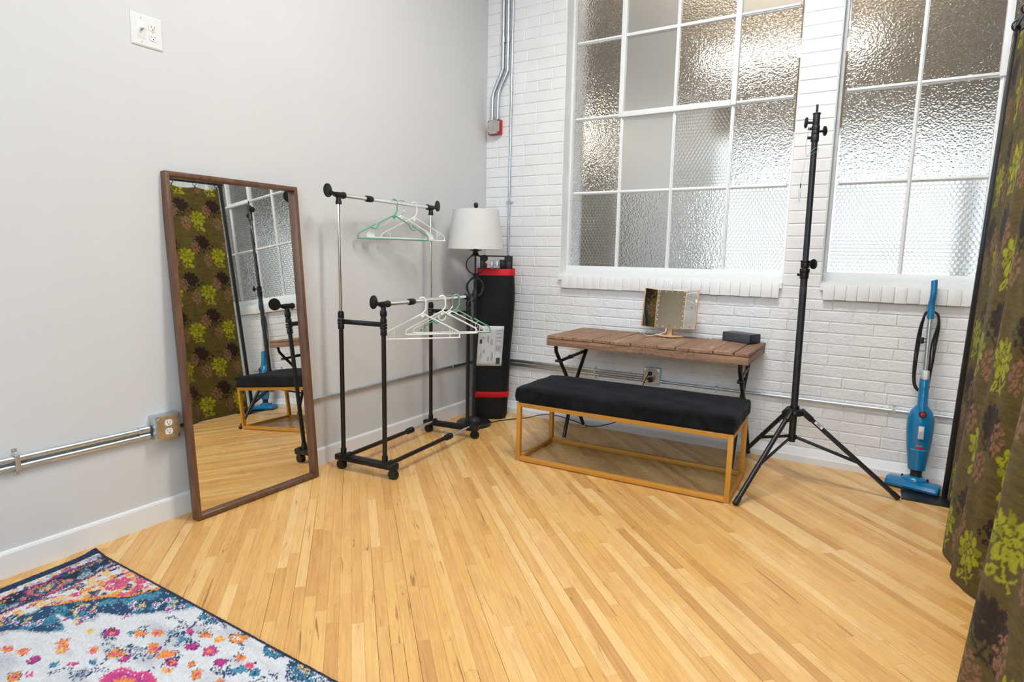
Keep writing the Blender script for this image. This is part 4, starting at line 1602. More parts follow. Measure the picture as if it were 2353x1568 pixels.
knob((mast(1.2).x + 0.012, SY - 0.006, 1.210), (0.8, -0.5, 0.05))
knob((mast(1.9).x - 0.012, SY, 1.930), (-1, -0.25, 0.05), r=0.027)
knob((mast(1.9).x + 0.010, SY + 0.004, 1.885), (0.9, 0.35, 0.1), r=0.024)
for z_ in (1.155, 1.855, 1.900):
    obj('clamp_lug', MB().cyl((mast(z_).x - 0.020, SY - 0.006, z_), (mast(z_).x - 0.034, SY - 0.010, z_), 0.007, None, 12), M['black_plastic'], t)
c = MB()
for a, b_, s_ in ((1.835, 1.868, 1.0), (1.870, 1.890, 0.96), (1.892, 1.915, 1.0), (1.917, 1.972, 0.86), (1.970, 1.977, 0.98)):
    c.lathe([(0.0185 * s_, a), (0.0195 * s_, a + 0.002), (0.0195 * s_, b_ - 0.002), (0.0185 * s_, b_)], (mast(1.9).x, SY, 0), n=20)
obj('top_collar', c, M['stand_black'], t)
obj('spigot', MB().cyl((mast(1.97).x, SY, 1.975), (mast(2.0).x, SY, 2.018), 0.0058, None, 12), M['stand_black'], t)
ts = MB()
for k in range(6):
    ts.lathe([(0.01815, 0), (0.0183, 0.0004), (0.0183, 0.0022 + 0.001 * (k % 2)), (0.01815, 0.0028 + 0.001 * (k % 2))], mast(1.055 + 0.0065 * k), (0, 0, 1), 24)
o = obj('printed_band', ts, M['print_dark'], t)
o['kind'] = 'stuff'
# hub, legs and braces
hub = MB()
hub.lathe([(0.022, 0.448), (0.024, 0.444), (0.024, 0.432), (0.045, 0.424), (0.050, 0.410), (0.044, 0.396), (0.024, 0.390)], (SX, SY, 0), n=24)
obj('hub', hub, M['black_plastic'], t)
low = MB()
low.lathe([(0.020, 0.284), (0.023, 0.280), (0.023, 0.262), (0.018, 0.258)], (SX, SY, 0), n=20)
obj('brace_ring', low, M['black_plastic'], t)
feet = [(2.173, -0.958), (2.874, -0.404), (2.047, -0.090)]
for k, (fx, fy) in enumerate(feet):
    d = Vector((fx - SX, fy - SY, 0)).normalized()
    top = Vector((SX, SY, 0.405)) + d * 0.055
    bot = Vector((fx, fy, 0.014))
    leg = obj('leg', MB().cyl(top, bot, 0.0125), M['stand_black'], t)
    td = (bot - top).normalized()
    obj('rubber_foot', MB().cyl(bot - td * 0.035, bot + td * 0.006, 0.0142), M['rubber'], leg)
    sk = MB()
    sk.bar(top - td * 0.03, top + td * 0.045, 0.034, 0.030, (0, 0, 1), 0.006)
    obj('leg_socket', sk, M['black_plastic'], leg)
    j = top + td * ((bot - top).length * 0.60)
    b0 = Vector((SX, SY, 0.270)) + d * 0.022
    br = obj('brace', MB().bar(b0, j, 0.006, 0.017, (0, 0, 1), 0.001), M['stand_black'], t)
    side = td.cross(Vector((0, 0, 1))).normalized()
    obj('brace_rivet', MB().cyl(j - side * 0.012, j + side * 0.012, 0.0075, None, 12), M['black_plastic'], br)
    if k == 1:
        up_ = Vector((0, 0, 1)) - td * td.z
        up_.normalize()
        s0 = top + td * 0.085
        nrm = Vector((-0.2, -0.75, 0.6))
        nrm = (nrm - td * nrm.dot(td)).normalized()
        wv = td.cross(nrm)
        st = obj('barcode_sticker', MB().box(s0 + nrm * 0.0122, (0.050, 0.014, 0.0015), Matrix((td, wv, nrm)).transposed()), M['white_plastic'], leg, None, 0)
        bc = MB()
        for q in range(11):
            bc.box(s0 + nrm * 0.0131 + td * (-0.012 + 0.0024 * q), (0.0007 + 0.0008 * (q % 3), 0.008, 0.0004), Matrix((td, wv, nrm)).transposed())
        o = obj('barcode_bars', bc, M['dark_hole'], t, None, 0)
        o['kind'] = 'stuff'
# safety pin on its wire, wrapped once around the mast
mx = mast(1.78).x
wire = [(mx - 0.022, SY - 0.016, 1.925), (mx - 0.030, SY - 0.02, 1.890), (mx - 0.036, SY - 0.02, 1.84), (mx - 0.036, SY - 0.02, 1.79), (mx - 0.028, SY - 0.02, 1.762), (mx, SY - 0.018, 1.775), (mx + 0.018, SY - 0.008, 1.788),
        (mx + 0.020, SY, 1.800), (mx + 0.010, SY - 0.016, 1.803), (mx - 0.012, SY - 0.018, 1.785), (mx - 0.030, SY - 0.02, 1.755), (mx - 0.040, SY - 0.02, 1.70), (mx - 0.046, SY - 0.02, 1.64), (mx - 0.048, SY - 0.02, 1.60)]
sw = obj('safety_wire', MB().tube(spline(wire, 6), 0.0011, 6), M['zinc'], t)
q = Vector((mx - 0.048, SY - 0.02, 1.592))
obj('wire_crimp', MB().cyl(q + Vector((0.001, 0, 0.035)), q + Vector((0, 0, 0.012)), 0.0022, None, 8), M['black_plastic'], sw)
obj('wire_loop', MB().tube(spline([q + Vector((0, 0, 0.012)), q + Vector((-0.006, 0, 0.0)), q + Vector((0, 0, -0.012)), q + Vector((0.006, 0, 0.0)), q + Vector((0, 0, 0.012))], 5), 0.0010, 6), M['zinc'], sw)
obj('pin', MB().cyl(q + Vector((0, 0, -0.010)), q + Vector((0, 0, -0.062)), 0.0036, None, 10), M['zinc'], sw)

# ---------------------------------------------------------------- stick vacuum
t = thing('stick_vacuum', 'blue upright stick vacuum leaning on the brick wall', 'vacuum', (2.945, -0.17, 0))
VB = Vector((2.958, -0.155, 0.05))
VT = Vector((2.945, -0.050, 1.137))
va = (VT - VB).normalized()
vn = Vector((0.05, -1, 0.0))
vn = (vn - va * vn.dot(va)).normalized()          # towards the room
vx = va.cross(vn) * -1.0
vx = vn.cross(va) * -1.0 if vn.cross(va).x < 0 else vn.cross(va)


def VP(u, w, n):
    """u sideways, w along the stick, n towards the room"""
    return VB + vx * u + va * w + vn * n


def along(z):
    return (z - VB.z) / va.z


# floor nozzle
nz = MB()
fd = Vector((0.962, -0.272, 0)).normalized()
fu = Vector((-fd.y, fd.x, 0))
fc = Vector((2.948, -0.172, 0))
prof = [(-0.052, 0.012), (-0.056, 0.024), (-0.046, 0.040), (-0.020, 0.052), (0.024, 0.054), (0.046, 0.044), (0.052, 0.022), (0.048, 0.012)]
for k, (s_, sc_) in enumerate(((-0.124, 0.75), (-0.120, 0.95), (0.120, 0.95), (0.124, 0.75))):
    pass
rings = []
for s_, sc_ in ((-0.128, 0.70), (-0.124, 0.92), (-0.114, 1.0), (0.114, 1.0), (0.124, 0.92), (0.128, 0.70)):
    rings.append([nz.bm.verts.new(fc + fd * s_ + fu * (p[0] * sc_) + Vector((0, 0, 0.012 + (p[1] - 0.012) * sc_))) for p in prof])
nz.skin(rings, True)
noz = obj('floor_nozzle', nz, M['blue_plastic'], t, None, 30)
obj('nozzle_sole', MB().box(fc + Vector((0, 0, 0.0125)), (0.246, 0.098, 0.011), Matrix((fd, fu, Vector((0, 0, 1)))).transposed(), 0.003), M['rubber'], noz)
obj('nozzle_hump', MB().lathe([(0.060, 0.0), (0.058, 0.014), (0.046, 0.024), (0.030, 0.030)], fc + fu * 0.010 + Vector((0, 0, 0.044)), (0, 0.02, 1), 28, sy=0.72, xdir=fd), M['blue_plastic'], noz)
for s_ in (-1, 1):
    obj('hinge_clip', MB().box(fc + fd * (s_ * 0.060) + fu * 0.024 + Vector((0, 0, 0.056)), (0.010, 0.014, 0.020), None, 0.002), M['black_plastic'], noz)
obj('neck_joint', MB().lathe([(0.030, 0.0), (0.026, 0.02), (0.030, 0.045)], VP(0, 0.018, 0), va, 24), M['rubber'], t)
# body: flattened teardrop
bd = MB()
prof = [(0.030, 0.055), (0.040, 0.058), (0.042, 0.066), (0.051, 0.14), (0.0595, 0.22), (0.0635, 0.28), (0.064, 0.315), (0.060, 0.350), (0.049, 0.382), (0.034, 0.402), (0.028, 0.410)]
bd.lathe(prof, VB, va, 40, sx=1.0, sy=0.84, xdir=vx)
obj('body', bd, M['blue_plastic'], t, None, 50)
nk = MB()
rings = []
for w, a, b_ in ((0.335, 0.024, 0.046), (0.375, 0.026, 0.050), (0.42, 0.025, 0.030), (0.50, 0.0235, 0.024), (0.555, 0.0225, 0.0225), (0.560, 0.0205, 0.0205)):
    rings.append(nk.ring(VP(0, w, 0.008 if w < .4 else 0), vx, vn, a, 24, b_))
nk.skin(rings, True)
obj('neck', nk, M['blue_plastic'], t, None, 50)
cn = VP(0, 0.368, 0.056)
obj('release_button', MB().lathe([(0.0125, -0.004), (0.0125, 0.003), (0.009, 0.005)], cn, vn, 22), M['print_red'], t)
obj('button_ring', MB().torus(cn + vn * 0.001, vn, 0.0145, 0.0025, 26, 8), M['black_plastic'], t)
sw_ = VP(0, 0.268, 0.054)
RV = Matrix((vx, vn, va)).transposed()
slide = obj('power_switch', MB().box(sw_, (0.028, 0.010, 0.072), RV, 0.004, 3), M['grey_plastic'], t)
obj('switch_slider', MB().box(sw_ + va * 0.017 + vn * 0.0045, (0.019, 0.004, 0.028), RV, 0.0015), M['white_plastic'], slide)
# marks printed on the body
lw = 0.200


def on_body(u, w):
    r_ = np.interp(w, [p[1] for p in prof], [p[0] for p in prof]) if False else float(np.interp(w, [0.058, 0.066, 0.14, 0.22, 0.28, 0.315], [0.040, 0.042, 0.051, 0.0595, 0.0635, 0.064]))
    n_ = 0.84 * math.sqrt(max(r_ * r_ - u * u, 1e-6)) + 0.0012
    return VP(u, w, n_)


tri = MB()
vs_ = [tri.bm.verts.new(on_body(u, w)) for u, w in ((-0.0095, lw), (0.0095, lw), (0.0, lw + 0.014))]
tri.bm.faces.new(vs_)
obj('logo_triangle', tri, M['print_red'], t, None, 0)
ln = MB()
for k in range(6):
    u0, u1 = -0.021 + 0.007 * k, -0.021 + 0.007 * (k + 1)
    vs_ = [ln.bm.verts.new(on_body(u, w)) for u, w in ((u0, lw - 0.019), (u1, lw - 0.019), (u1, lw - 0.012), (u0, lw - 0.012))]
    ln.bm.faces.new(vs_)
obj('logo_bar', ln, M['print_red'], t, None, 0)


def body_text(name, body, size, w):
    o = text_mesh(name, body, size, M['print_white'], t, Vector((0, 0, 0)), (1, 0, 0), (0, 1, 0), 0.0)
    inv = basis(t).inverted()
    fw = basis(t)
    for v in o.data.vertices:
        p = fw @ v.co
        v.co = inv @ on_body(p.x, w + p.y)


body_text('maker_name', 'BISSELL', 0.011, lw - 0.0055)
body_text('model_name', 'FEATHERWEIGHT', 0.0098, lw - 0.0285)
# extension wand, cuff and handle
obj('wand_cuff', MB().lathe([(0.0205, 0.555), (0.0215, 0.560), (0.0205, 0.600), (0.016, 0.604)], VB, va, 24), M['grey_plastic'], t)
obj('cuff_latch', MB().box(VP(0, 0.578, 0.019), (0.020, 0.008, 0.050), RV, 0.003), M['white_plastic'], t)
obj('wand', MB().cyl(VP(0, 0.59, 0), VP(0, 0.90, 0), 0.0105), M['zinc'], t)
hp = [VP(0, 0.885, 0), VP(0, 0.925, 0), VP(0, 0.965, 0.002), VP(0.001, 0.99, 0.014), VP(0.002, 1.015, 0.022), VP(0.002, 1.05, 0.022), VP(0.001, 1.085, 0.020), VP(0, 1.092, 0.020)]
hs = spline(hp, 5)
rr = [0.0165 if k < 12 else 0.0150 for k in range(len(hs))]
rr[-1] = 0.008
rr[-2] = 0.013
obj('handle', MB().tube(hs, rr, 18), M['blue_plastic'], t, None, 50)
random.seed(21)
for k in range(5):
    o1 = random.uniform(-0.006, 0.006)
    L_ = [(0.0, 0.925), (-0.020, 0.915), (-0.036 + o1, 0.84), (-0.044 + o1 * 1.6, 0.73), (-0.048 + o1, 0.62), (-0.044, 0.53 + o1), (-0.022, 0.492 + o1), (0.0, 0.488)]
    R_ = [(0.012, 0.492 + o1), (0.020 + o1 * 0.4, 0.55), (0.026 + o1 * 2.0, 0.66 + o1), (0.030 + o1 * 2.6, 0.75), (0.042 + o1, 0.85), (0.036, 0.905), (0.014, 0.925)]
    pts = [VP(u + 0.004 * math.sin(9 * w + k), w, -0.020 + 0.004 * k - 0.004) for u, w in L_ + R_]
    cl = spline(pts + [pts[0]], 5)
    obj('cord_loop', MB().tube(cl[:-1], 0.0036, 8, closed=True), M['cord'], t)
obj('cord_tail', MB().tube(spline([VP(0.024, 0.52, -0.012), VP(0.020, 0.48, -0.01), VP(0.008, 0.44, -0.014), VP(0.0, 0.42, -0.016)], 6), 0.0034, 8), M['cord'], t)
pl = obj('cord_plug', MB().box(VP(-0.030, 0.765, -0.008), (0.022, 0.018, 0.034), RV, 0.003), M['rubber'], t)
for dw in (-0.008, 0.010):
    obj('prong', MB().box(VP(-0.014, 0.765 + dw, -0.008), (0.014, 0.002, 0.005), RV), M['black_plastic'], pl)
random.seed(31)

# ---------------------------------------------------------------- conduits and electrical boxes


def conduit(label, pts, r, mat='zinc', couplings=(), name='conduit'):
    sm = MB().tube(pts, r, 14)
    o = tag(obj(name, sm, M[mat], None, pts[0]), label, 'conduit', 'metal conduits on the walls')
    for c, ax in couplings:
        obj('coupling', MB().lathe([(r * 1.0, -0.024), (r * 1.28, -0.022), (r * 1.28, 0.022), (r * 1.0, 0.024)], c, ax, 16), M['zinc'], o)
    return o


def strap(label, c, along_, normal, span, r):
    """flat strap bent over the pipes, with two screw ears"""
    along_, normal = Vector(along_), Vector(normal)
    acr = normal.cross(along_)
    c = Vector(c)
    s = MB()
    pts = [(-span / 2 - 0.020, 0.0012), (-span / 2 - 0.004, 0.0012), (-span / 2 + 0.003, 2 * r + 0.002), (span / 2 - 0.003, 2 * r + 0.002), (span / 2 + 0.004, 0.0012), (span / 2 + 0.020, 0.0012)]
    for (a, h), (b_, h2) in zip(pts, pts[1:]):
        s.bar(c + acr * a + normal * h, c + acr * b_ + normal * h2, 0.016, 0.0016, normal)
    o = tag(obj('pipe_strap', s, M['zinc'], None, c), label, 'pipe strap', 'pipe straps')
    for sg in (-1, 1):
        obj('screw', MB().lathe([(0.0042, 0), (0.0040, 0.0016), (0.002, 0.0024)], c + acr * (sg * (span / 2 + 0.013)) + normal * 0.002, normal, 10), M['zinc'], o)
    return o


CR = 0.0118
conduit('upper of two silver conduits running left from the outlet box on drywall', [(0.0135, -6.99, 0.447), (0.0135, -2.668, 0.4435)], CR, couplings=[((0.0135, -2.672, 0.4435), (0, 1, 0))])
conduit('lower of two silver conduits running left from the outlet box on drywall', [(0.0135, -6.99, 0.413), (0.0135, -2.668, 0.4125)], CR, couplings=[((0.0135, -2.672, 0.4125), (0, 1, 0))])
conduit('silver conduit running behind the mirror and rack to the corner', [(0.0125, -2.520, 0.428), (0.0125, -2.40, 0.420), (0.0125, -1.76, 0.399), (0.0125, -0.10, 0.397), (0.016, -0.05, 0.397), (0.035, -0.028, 0.397)], 0.0095,
        couplings=[((0.0125, -0.42, 0.397), (0, 1, 0))])
strap('small strap clamping both conduits on drywall above the rug', (0.0, -3.128, 0.429), (0, 1, 0), (1, 0, 0), 0.062, CR)
conduit('upper of two conduits between the bag and the wall outlet box', [(0.040, -0.0145, 0.4155), (1.352, -0.0145, 0.4165)], 0.0112, 'zinc_dull')
conduit('lower of two conduits between the bag and the wall outlet box', [(0.040, -0.0145, 0.383), (1.352, -0.0145, 0.386)], 0.0112, 'zinc_dull')
conduit('single conduit running right from the outlet box to the curtain', [(1.472, -0.0135, 0.3905), (3.30, -0.0135, 0.391)], 0.0098, couplings=[((1.49, -0.0135, 0.3905), (1, 0, 0))])
strap('small strap clamping both conduits on bricks under the table', (0.985, -0.001, 0.400), (1, 0, 0), (0, -1, 0), 0.058, 0.0112)
strap('single strap on the conduit between light stand and vacuum', (2.828, -0.001, 0.391), (1, 0, 0), (0, -1, 0), 0.022, 0.0095)
strap('single strap on the conduit behind the right table leg', (1.842, -0.001, 0.391), (1, 0, 0), (0, -1, 0), 0.022, 0.0095)
conduit('left of two conduits bending down to the red box', spline([(0.154, -0.020, 3.79), (0.154, -0.020, 3.2), (0.154, -0.020, 2.66), (0.150, -0.022, 2.59), (0.084, -0.026, 2.45), (0.073, -0.030, 2.38), (0.072, -0.030, 2.244)], 6), 0.0145,
        couplings=[((0.154, -0.020, 2.815), (0, 0, 1))])
conduit('right of two conduits bending down to the red box', spline([(0.196, -0.020, 3.79), (0.196, -0.020, 3.2), (0.196, -0.020, 2.65), (0.190, -0.022, 2.57), (0.134, -0.026, 2.46), (0.123, -0.030, 2.40), (0.122, -0.030, 2.244)], 6), 0.0145,
        couplings=[((0.196, -0.020, 2.812), (0, 0, 1))])
conduit('thin straight conduit dropping from the ceiling behind the bag', [(0.232, -0.012, 3.79), (0.226, -0.012, 1.6), (0.224, -0.012, 0.43)], 0.0095, couplings=[((0.229, -0.012, 2.455), (0, 0, 1))])
strap('small strap on the thin upright conduit above the lamp', (0.2255, -0.001, 1.631), (0, 0, 1), (0, -1, 0), 0.022, 0.0095)


def slotted(mb_o, c, rgt, up, nrm, mat_face, parent, s=1.0):
    """one US receptacle face: rounded disc, two slots and a ground hole"""
    c, rgt, up, nrm = Vector(c), Vector(rgt), Vector(up), Vector(nrm)
    poly = []
    for i in range(28):
        a = 2 * math.pi * i / 28
        poly.append((max(-0.0165, min(0.0165, 0.0175 * math.cos(a))) * s, max(-0.0140, min(0.0140, 0.0165 * math.sin(a))) * s))
    f = obj('receptacle', MB().prism(poly, rgt, up, c, 0.0022), mat_face, parent)
    R = Matrix((rgt, up, nrm)).transposed()
    for dx_, h in ((-0.0062, 0.0085), (0.0062, 0.0070)):
        obj('slot', MB().box(c + rgt * dx_ * s + up * 0.003 * s + nrm * 0.0023, (0.0018 * s, h * s, 0.0006), R), M['dark_hole'], f, None, 0)
    obj('ground_hole', MB().lathe([(0.0026 * s, 0.0), (0.0026 * s, 0.0006)], c - up * 0.0068 * s + nrm * 0.0021, nrm, 12), M['dark_hole'], f)


def junction_box(label, c, rgt, nrm, size, depth, mat='zinc', duplex=True, name='outlet_box'):
    c, rgt, nrm = Vector(c), Vector(rgt), Vector(nrm)
    up = Vector((0, 0, 1))
    R = Matrix((rgt, up, nrm)).transposed()
    t = thing(name, label, 'outlet box', c)
    obj('box', MB().box(c + nrm * depth / 2, (size, size, depth), R, 0.003), M[mat], t)
    h = size / 2 - 0.003
    k = 0.014
    poly = [(-h + k, -h), (h - k, -h), (h - k, -h + 0.006), (h - 0.006, -h + k), (h, -h + k), (h, h - k), (h - 0.006, h - k), (h - k, h - 0.006), (h - k, h), (-h + k, h), (-h + k, h - 0.006), (-h + 0.006, h - k), (-h, h - k), (-h, -h + k), (-h + 0.006, -h + k), (-h + k, -h + 0.006)]
    cv_ = obj('cover_plate', MB().prism(poly, rgt, up, c + nrm * depth, 0.006), M['zinc_dull'], t)
    for a, b_ in ((-1, -1), (1, 1)):
        obj('screw', MB().lathe([(0.004, 0), (0.0036, 0.0025)], c + rgt * (a * (h - 0.006)) + up * (b_ * (h - 0.006)) + nrm * (depth + 0.0005), nrm, 10), M['zinc'], cv_)
    if duplex:
        for s_ in (-1, 1):
            slotted(None, c + up * (s_ * 0.0195) + nrm * (depth + 0.0055), rgt, up, nrm, M['white_plastic'], cv_)
    return t


lb = junction_box('square metal outlet box beside the walnut mirror on drywall', (0.0, -2.588, 0.446), (0, 1, 0), (1, 0, 0), 0.108, 0.054)
obj('knockout', MB().lathe([(0.0135, 0), (0.0125, 0.001)], (0.028, -2.642, 0.472), (0, -1, 0), 18), M['zinc_dull'], lb)
bb = junction_box('square metal outlet box on the bricks under the table', (1.416, 0.0, 0.428), (1, 0, 0), (0, -1, 0), 0.108, 0.05)

# power plugs in the box under the table
t = thing('power_plug', 'black plug in the upper socket under the table', 'plug', (1.405, -0.06, 0.44))
obj('plug_body', MB().box((1.413, -0.072, 0.449), (0.026, 0.028, 0.024), None, 0.004), M['rubber'], t)
pc = spline([(1.405, -0.083, 0.444), (1.395, -0.098, 0.42), (1.372, -0.100, 0.36), (1.33, -0.095, 0.25), (1.22, -0.085, 0.10), (1.08, -0.072, 0.030), (1.00, -0.064, 0.010), (0.96, -0.060, 0.006), (0.86, -0.052, 0.020), (0.74, -0.050, 0.038),
             (0.64, -0.050, 0.040), (0.56, -0.055, 0.024), (0.49, -0.11, 0.006), (0.43, -0.19, 0.0045), (0.36, -0.30, 0.0045), (0.335, -0.38, 0.0045), (0.33, -0.43, 0.0060)], 6)
obj('cord', MB().tube(pc, 0.0032, 8), M['cord'], t)
t = thing('power_adapter', 'black adapter block in the lower socket under the table', 'plug', (1.41, -0.06, 0.40))
obj('adapter_body', MB().box((1.417, -0.078, 0.408), (0.034, 0.040, 0.030), None, 0.004), M['black_plastic'], t)
obj('usb_plug', MB().box((1.408, -0.104, 0.404), (0.012, 0.014, 0.007), None, 0.002), M['white_plastic'], t)

# red box with grey blank cover in the corner
t = thing('red_junction_box', 'red electrical box with grey blank cover high in the corner', 'junction box', (0.098, 0.0, 2.19))
obj('box', MB().bx(0.047, 0.149, -0.048, -0.001, 2.136, 2.242, 0.003), M['red_paint'], t)
h, k = 0.0505, 0.014
poly = [(-h + k, -h), (h - k, -h), (h, -h + k), (h, h - k), (h - k, h), (-h + k, h), (-h, h - k), (-h, -h + k)]
cv_ = obj('cover_plate', MB().prism(poly, (1, 0, 0), (0, 0, 1), (0.0975, -0.048, 2.190), 0.010), M['zinc_dull'], t)
for a in (-1, 1):
    for b_ in (-1, 1):
        obj('corner_slot', MB().box((0.0975 + a * 0.041, -0.0585, 2.190 + b_ * 0.041), (0.012, 0.0012, 0.004), Matrix.Rotation(math.radians(45 * a * b_), 3, 'Y')), M['dark_hole'], cv_, None, 0)
for x_ in (0.072, 0.122):
    obj('connector', MB().lathe([(0.017, 0), (0.019, 0.003), (0.019, 0.014), (0.016, 0.018)], (x_, -0.030, 2.241), (0, 0, 1), 16), M['zinc'], t)

# two gang wall plate high on the drywall
t = thing('wall_plate', 'white two gang wall plate with coax jack and outlet high on drywall', 'wall plate', (0.0, -2.548, 2.117))
pw = MB()
a_, b_ = 0.064, 0.0635
rings = []
for e_, x_ in ((0.0, 0.0005), (0.0005, 0.003), (0.006, 0.0065)):
    rings.append([pw.bm.verts.new((x_, -2.548 + u * (a_ - e_), 2.117 + w * (b_ - e_))) for u, w in ((-1, -1), (1, -1), (1, 1), (-1, 1))])
pw.skin(rings, True)
plate = obj('plate', pw, M['white_plastic'], t, None, 20)
obj('jack_insert', MB().bx(0.0062, 0.0072, -2.548 - 0.040, -2.548 - 0.006, 2.117 - 0.034, 2.117 + 0.034, 0.0004), M['white_plastic'], plate)
obj('coax_jack', MB().lathe([(0.0062, 0.0), (0.0062, 0.004), (0.0048, 0.004), (0.0048, 0.014), (0.0035, 0.0145)], (0.007, -2.571, 2.121), (1, 0, 0), 14), M['zinc_dull'], plate)
for s_ in (-1, 1):
    slotted(None, (0.0064, -2.525, 2.117 + s_ * 0.0195), (0, 1, 0), (0, 0, 1), (1, 0, 0), M['white_plastic'], plate)
for y_, z_ in ((-2.571, 2.164), (-2.571, 2.070), (-2.525, 2.117)):
    obj('screw', MB().lathe([(0.0030, 0), (0.0026, 0.0012)], (0.0064, y_, z_), (1, 0, 0), 10), M['zinc_dull'], plate)

# ---------------------------------------------------------------- dyed textiles (pattern in the yarn: vertex colours)


def lin(c):
    return np.array(srgb(*c)[:3])


def vnoise(x, y, scale, seed):
    """smooth value noise on arrays"""
    r = np.random.default_rng(seed)
    N = 256
    tab = r.random((N, N))
    fx, fy = x * scale, y * scale
    ix, iy = np.floor(fx).astype(int), np.floor(fy).astype(int)
    tx, ty = fx - ix, fy - iy
    tx, ty = tx * tx * (3 - 2 * tx), ty * ty * (3 - 2 * ty)
    a, b = tab[ix % N, iy % N], tab[(ix + 1) % N, iy % N]
    c, d = tab[ix % N, (iy + 1) % N], tab[(ix + 1) % N, (iy + 1) % N]
    return (a * (1 - tx) + b * tx) * (1 - ty) + (c * (1 - tx) + d * tx) * ty


def grid_cloth(name, P, colr, mat, thick, label, cat, origin):
    """P: (n,m,3) points, colr: (n,m,3) linear dye"""
    n, m = P.shape[:2]
    v = (P.reshape(-1, 3) - np.array(origin)).astype(np.float32)
    idx = np.arange(n * m).reshape(n, m)
    q = np.stack([idx[:-1, :-1], idx[1:, :-1], idx[1:, 1:], idx[:-1, 1:]], -1).reshape(-1, 4)
    me = bpy.data.meshes.new(name)
    me.vertices.add(len(v))
    me.vertices.foreach_set('co', v.ravel())
    me.loops.add(q.size)
    me.loops.foreach_set('vertex_index', q.ravel().astype(np.int32))
    me.polygons.add(len(q))
    me.polygons.foreach_set('loop_start', np.arange(0, q.size, 4, dtype=np.int32))
    me.polygons.foreach_set('use_smooth', np.ones(len(q), dtype=bool))
    me.update(calc_edges=True)
    me.validate()
    a = me.attributes.new('dye', 'FLOAT_COLOR', 'POINT')
    rgba = np.ones((n * m, 4), np.float32)
    rgba[:, :3] = colr.reshape(-1, 3)
    a.data.foreach_set('color', rgba.ravel())
    me.materials.append(mat)
    o = bpy.data.objects.new(name, me)
    o.location = origin
    COL.objects.link(o)
    if thick:
        s = o.modifiers.new('thickness', 'SOLIDIFY')
        s.thickness = thick
        s.offset = -1 if thick > 0 else 1
    if label:
        tag(o, label, cat)
    return o


# ---- rug
NAVY, DNAVY, TEAL, PINK, MAG, ORG, YEL, IVO, GRY = [lin(c) for c in ((40, 76, 112), (30, 44, 72), (78, 148, 176), (216, 78, 136), (186, 58, 140), (240, 152, 66), (236, 196, 124), (226, 228, 233), (176, 180, 190))]
us = np.concatenate([np.arange(0, 1.50, 0.0042), np.arange(1.50, 2.42, 0.03)])
vs = np.concatenate([np.arange(0, 0.62, 0.0042), np.arange(0.62, 1.56, 0.03)])
U, V = np.meshgrid(us, vs, indexing='ij')
jit = (rng.random(U.shape) - 0.5) * 0.010
jit2 = (rng.random(U.shape) - 0.5) * 0.010
n1 = vnoise(U, V, 28, 1) - 0.5
n2 = vnoise(U, V, 28, 2) - 0.5
u = U + jit + n1 * 0.022
v = V + jit2 + n2 * 0.022
Cc = np.empty(U.shape + (3,))
# ivory ground with grey shading along the weft
sh = np.clip((vnoise(U * 0.6, V * 2.0, 14, 3) - 0.52) * 2.6, 0, 1) * 0.55 + 0.10 * rng.random(U.shape)
Cc[:] = IVO * (1 - sh[..., None]) + GRY * sh[..., None]


def paint(mask, col, p=1.0):
    mk = mask & (rng.random(mask.shape) < p)
    Cc[mk] = col


def blot(cu, cv, ru, rv, col, p=0.92, ang=0.0):
    c, s = math.cos(ang), math.sin(ang)
    du, dv = u - cu, v - cv
    a, b = du * c + dv * s, -du * s + dv * c
    paint((a / ru) ** 2 + (b / rv) ** 2 < 1, col, p)


def blossom(cu, cv, r, ring, mid, core):
    blot(cu, cv, r, r * 0.75, ring, 0.85)
    for k in range(5):
        a = k * 1.2566 + cu * 40
        blot(cu + 0.55 * r * math.cos(a), cv + 0.42 * r * math.sin(a), r * 0.42, r * 0.34, mid, 0.85)
    blot(cu, cv, r * 0.36, r * 0.28, core, 0.9)


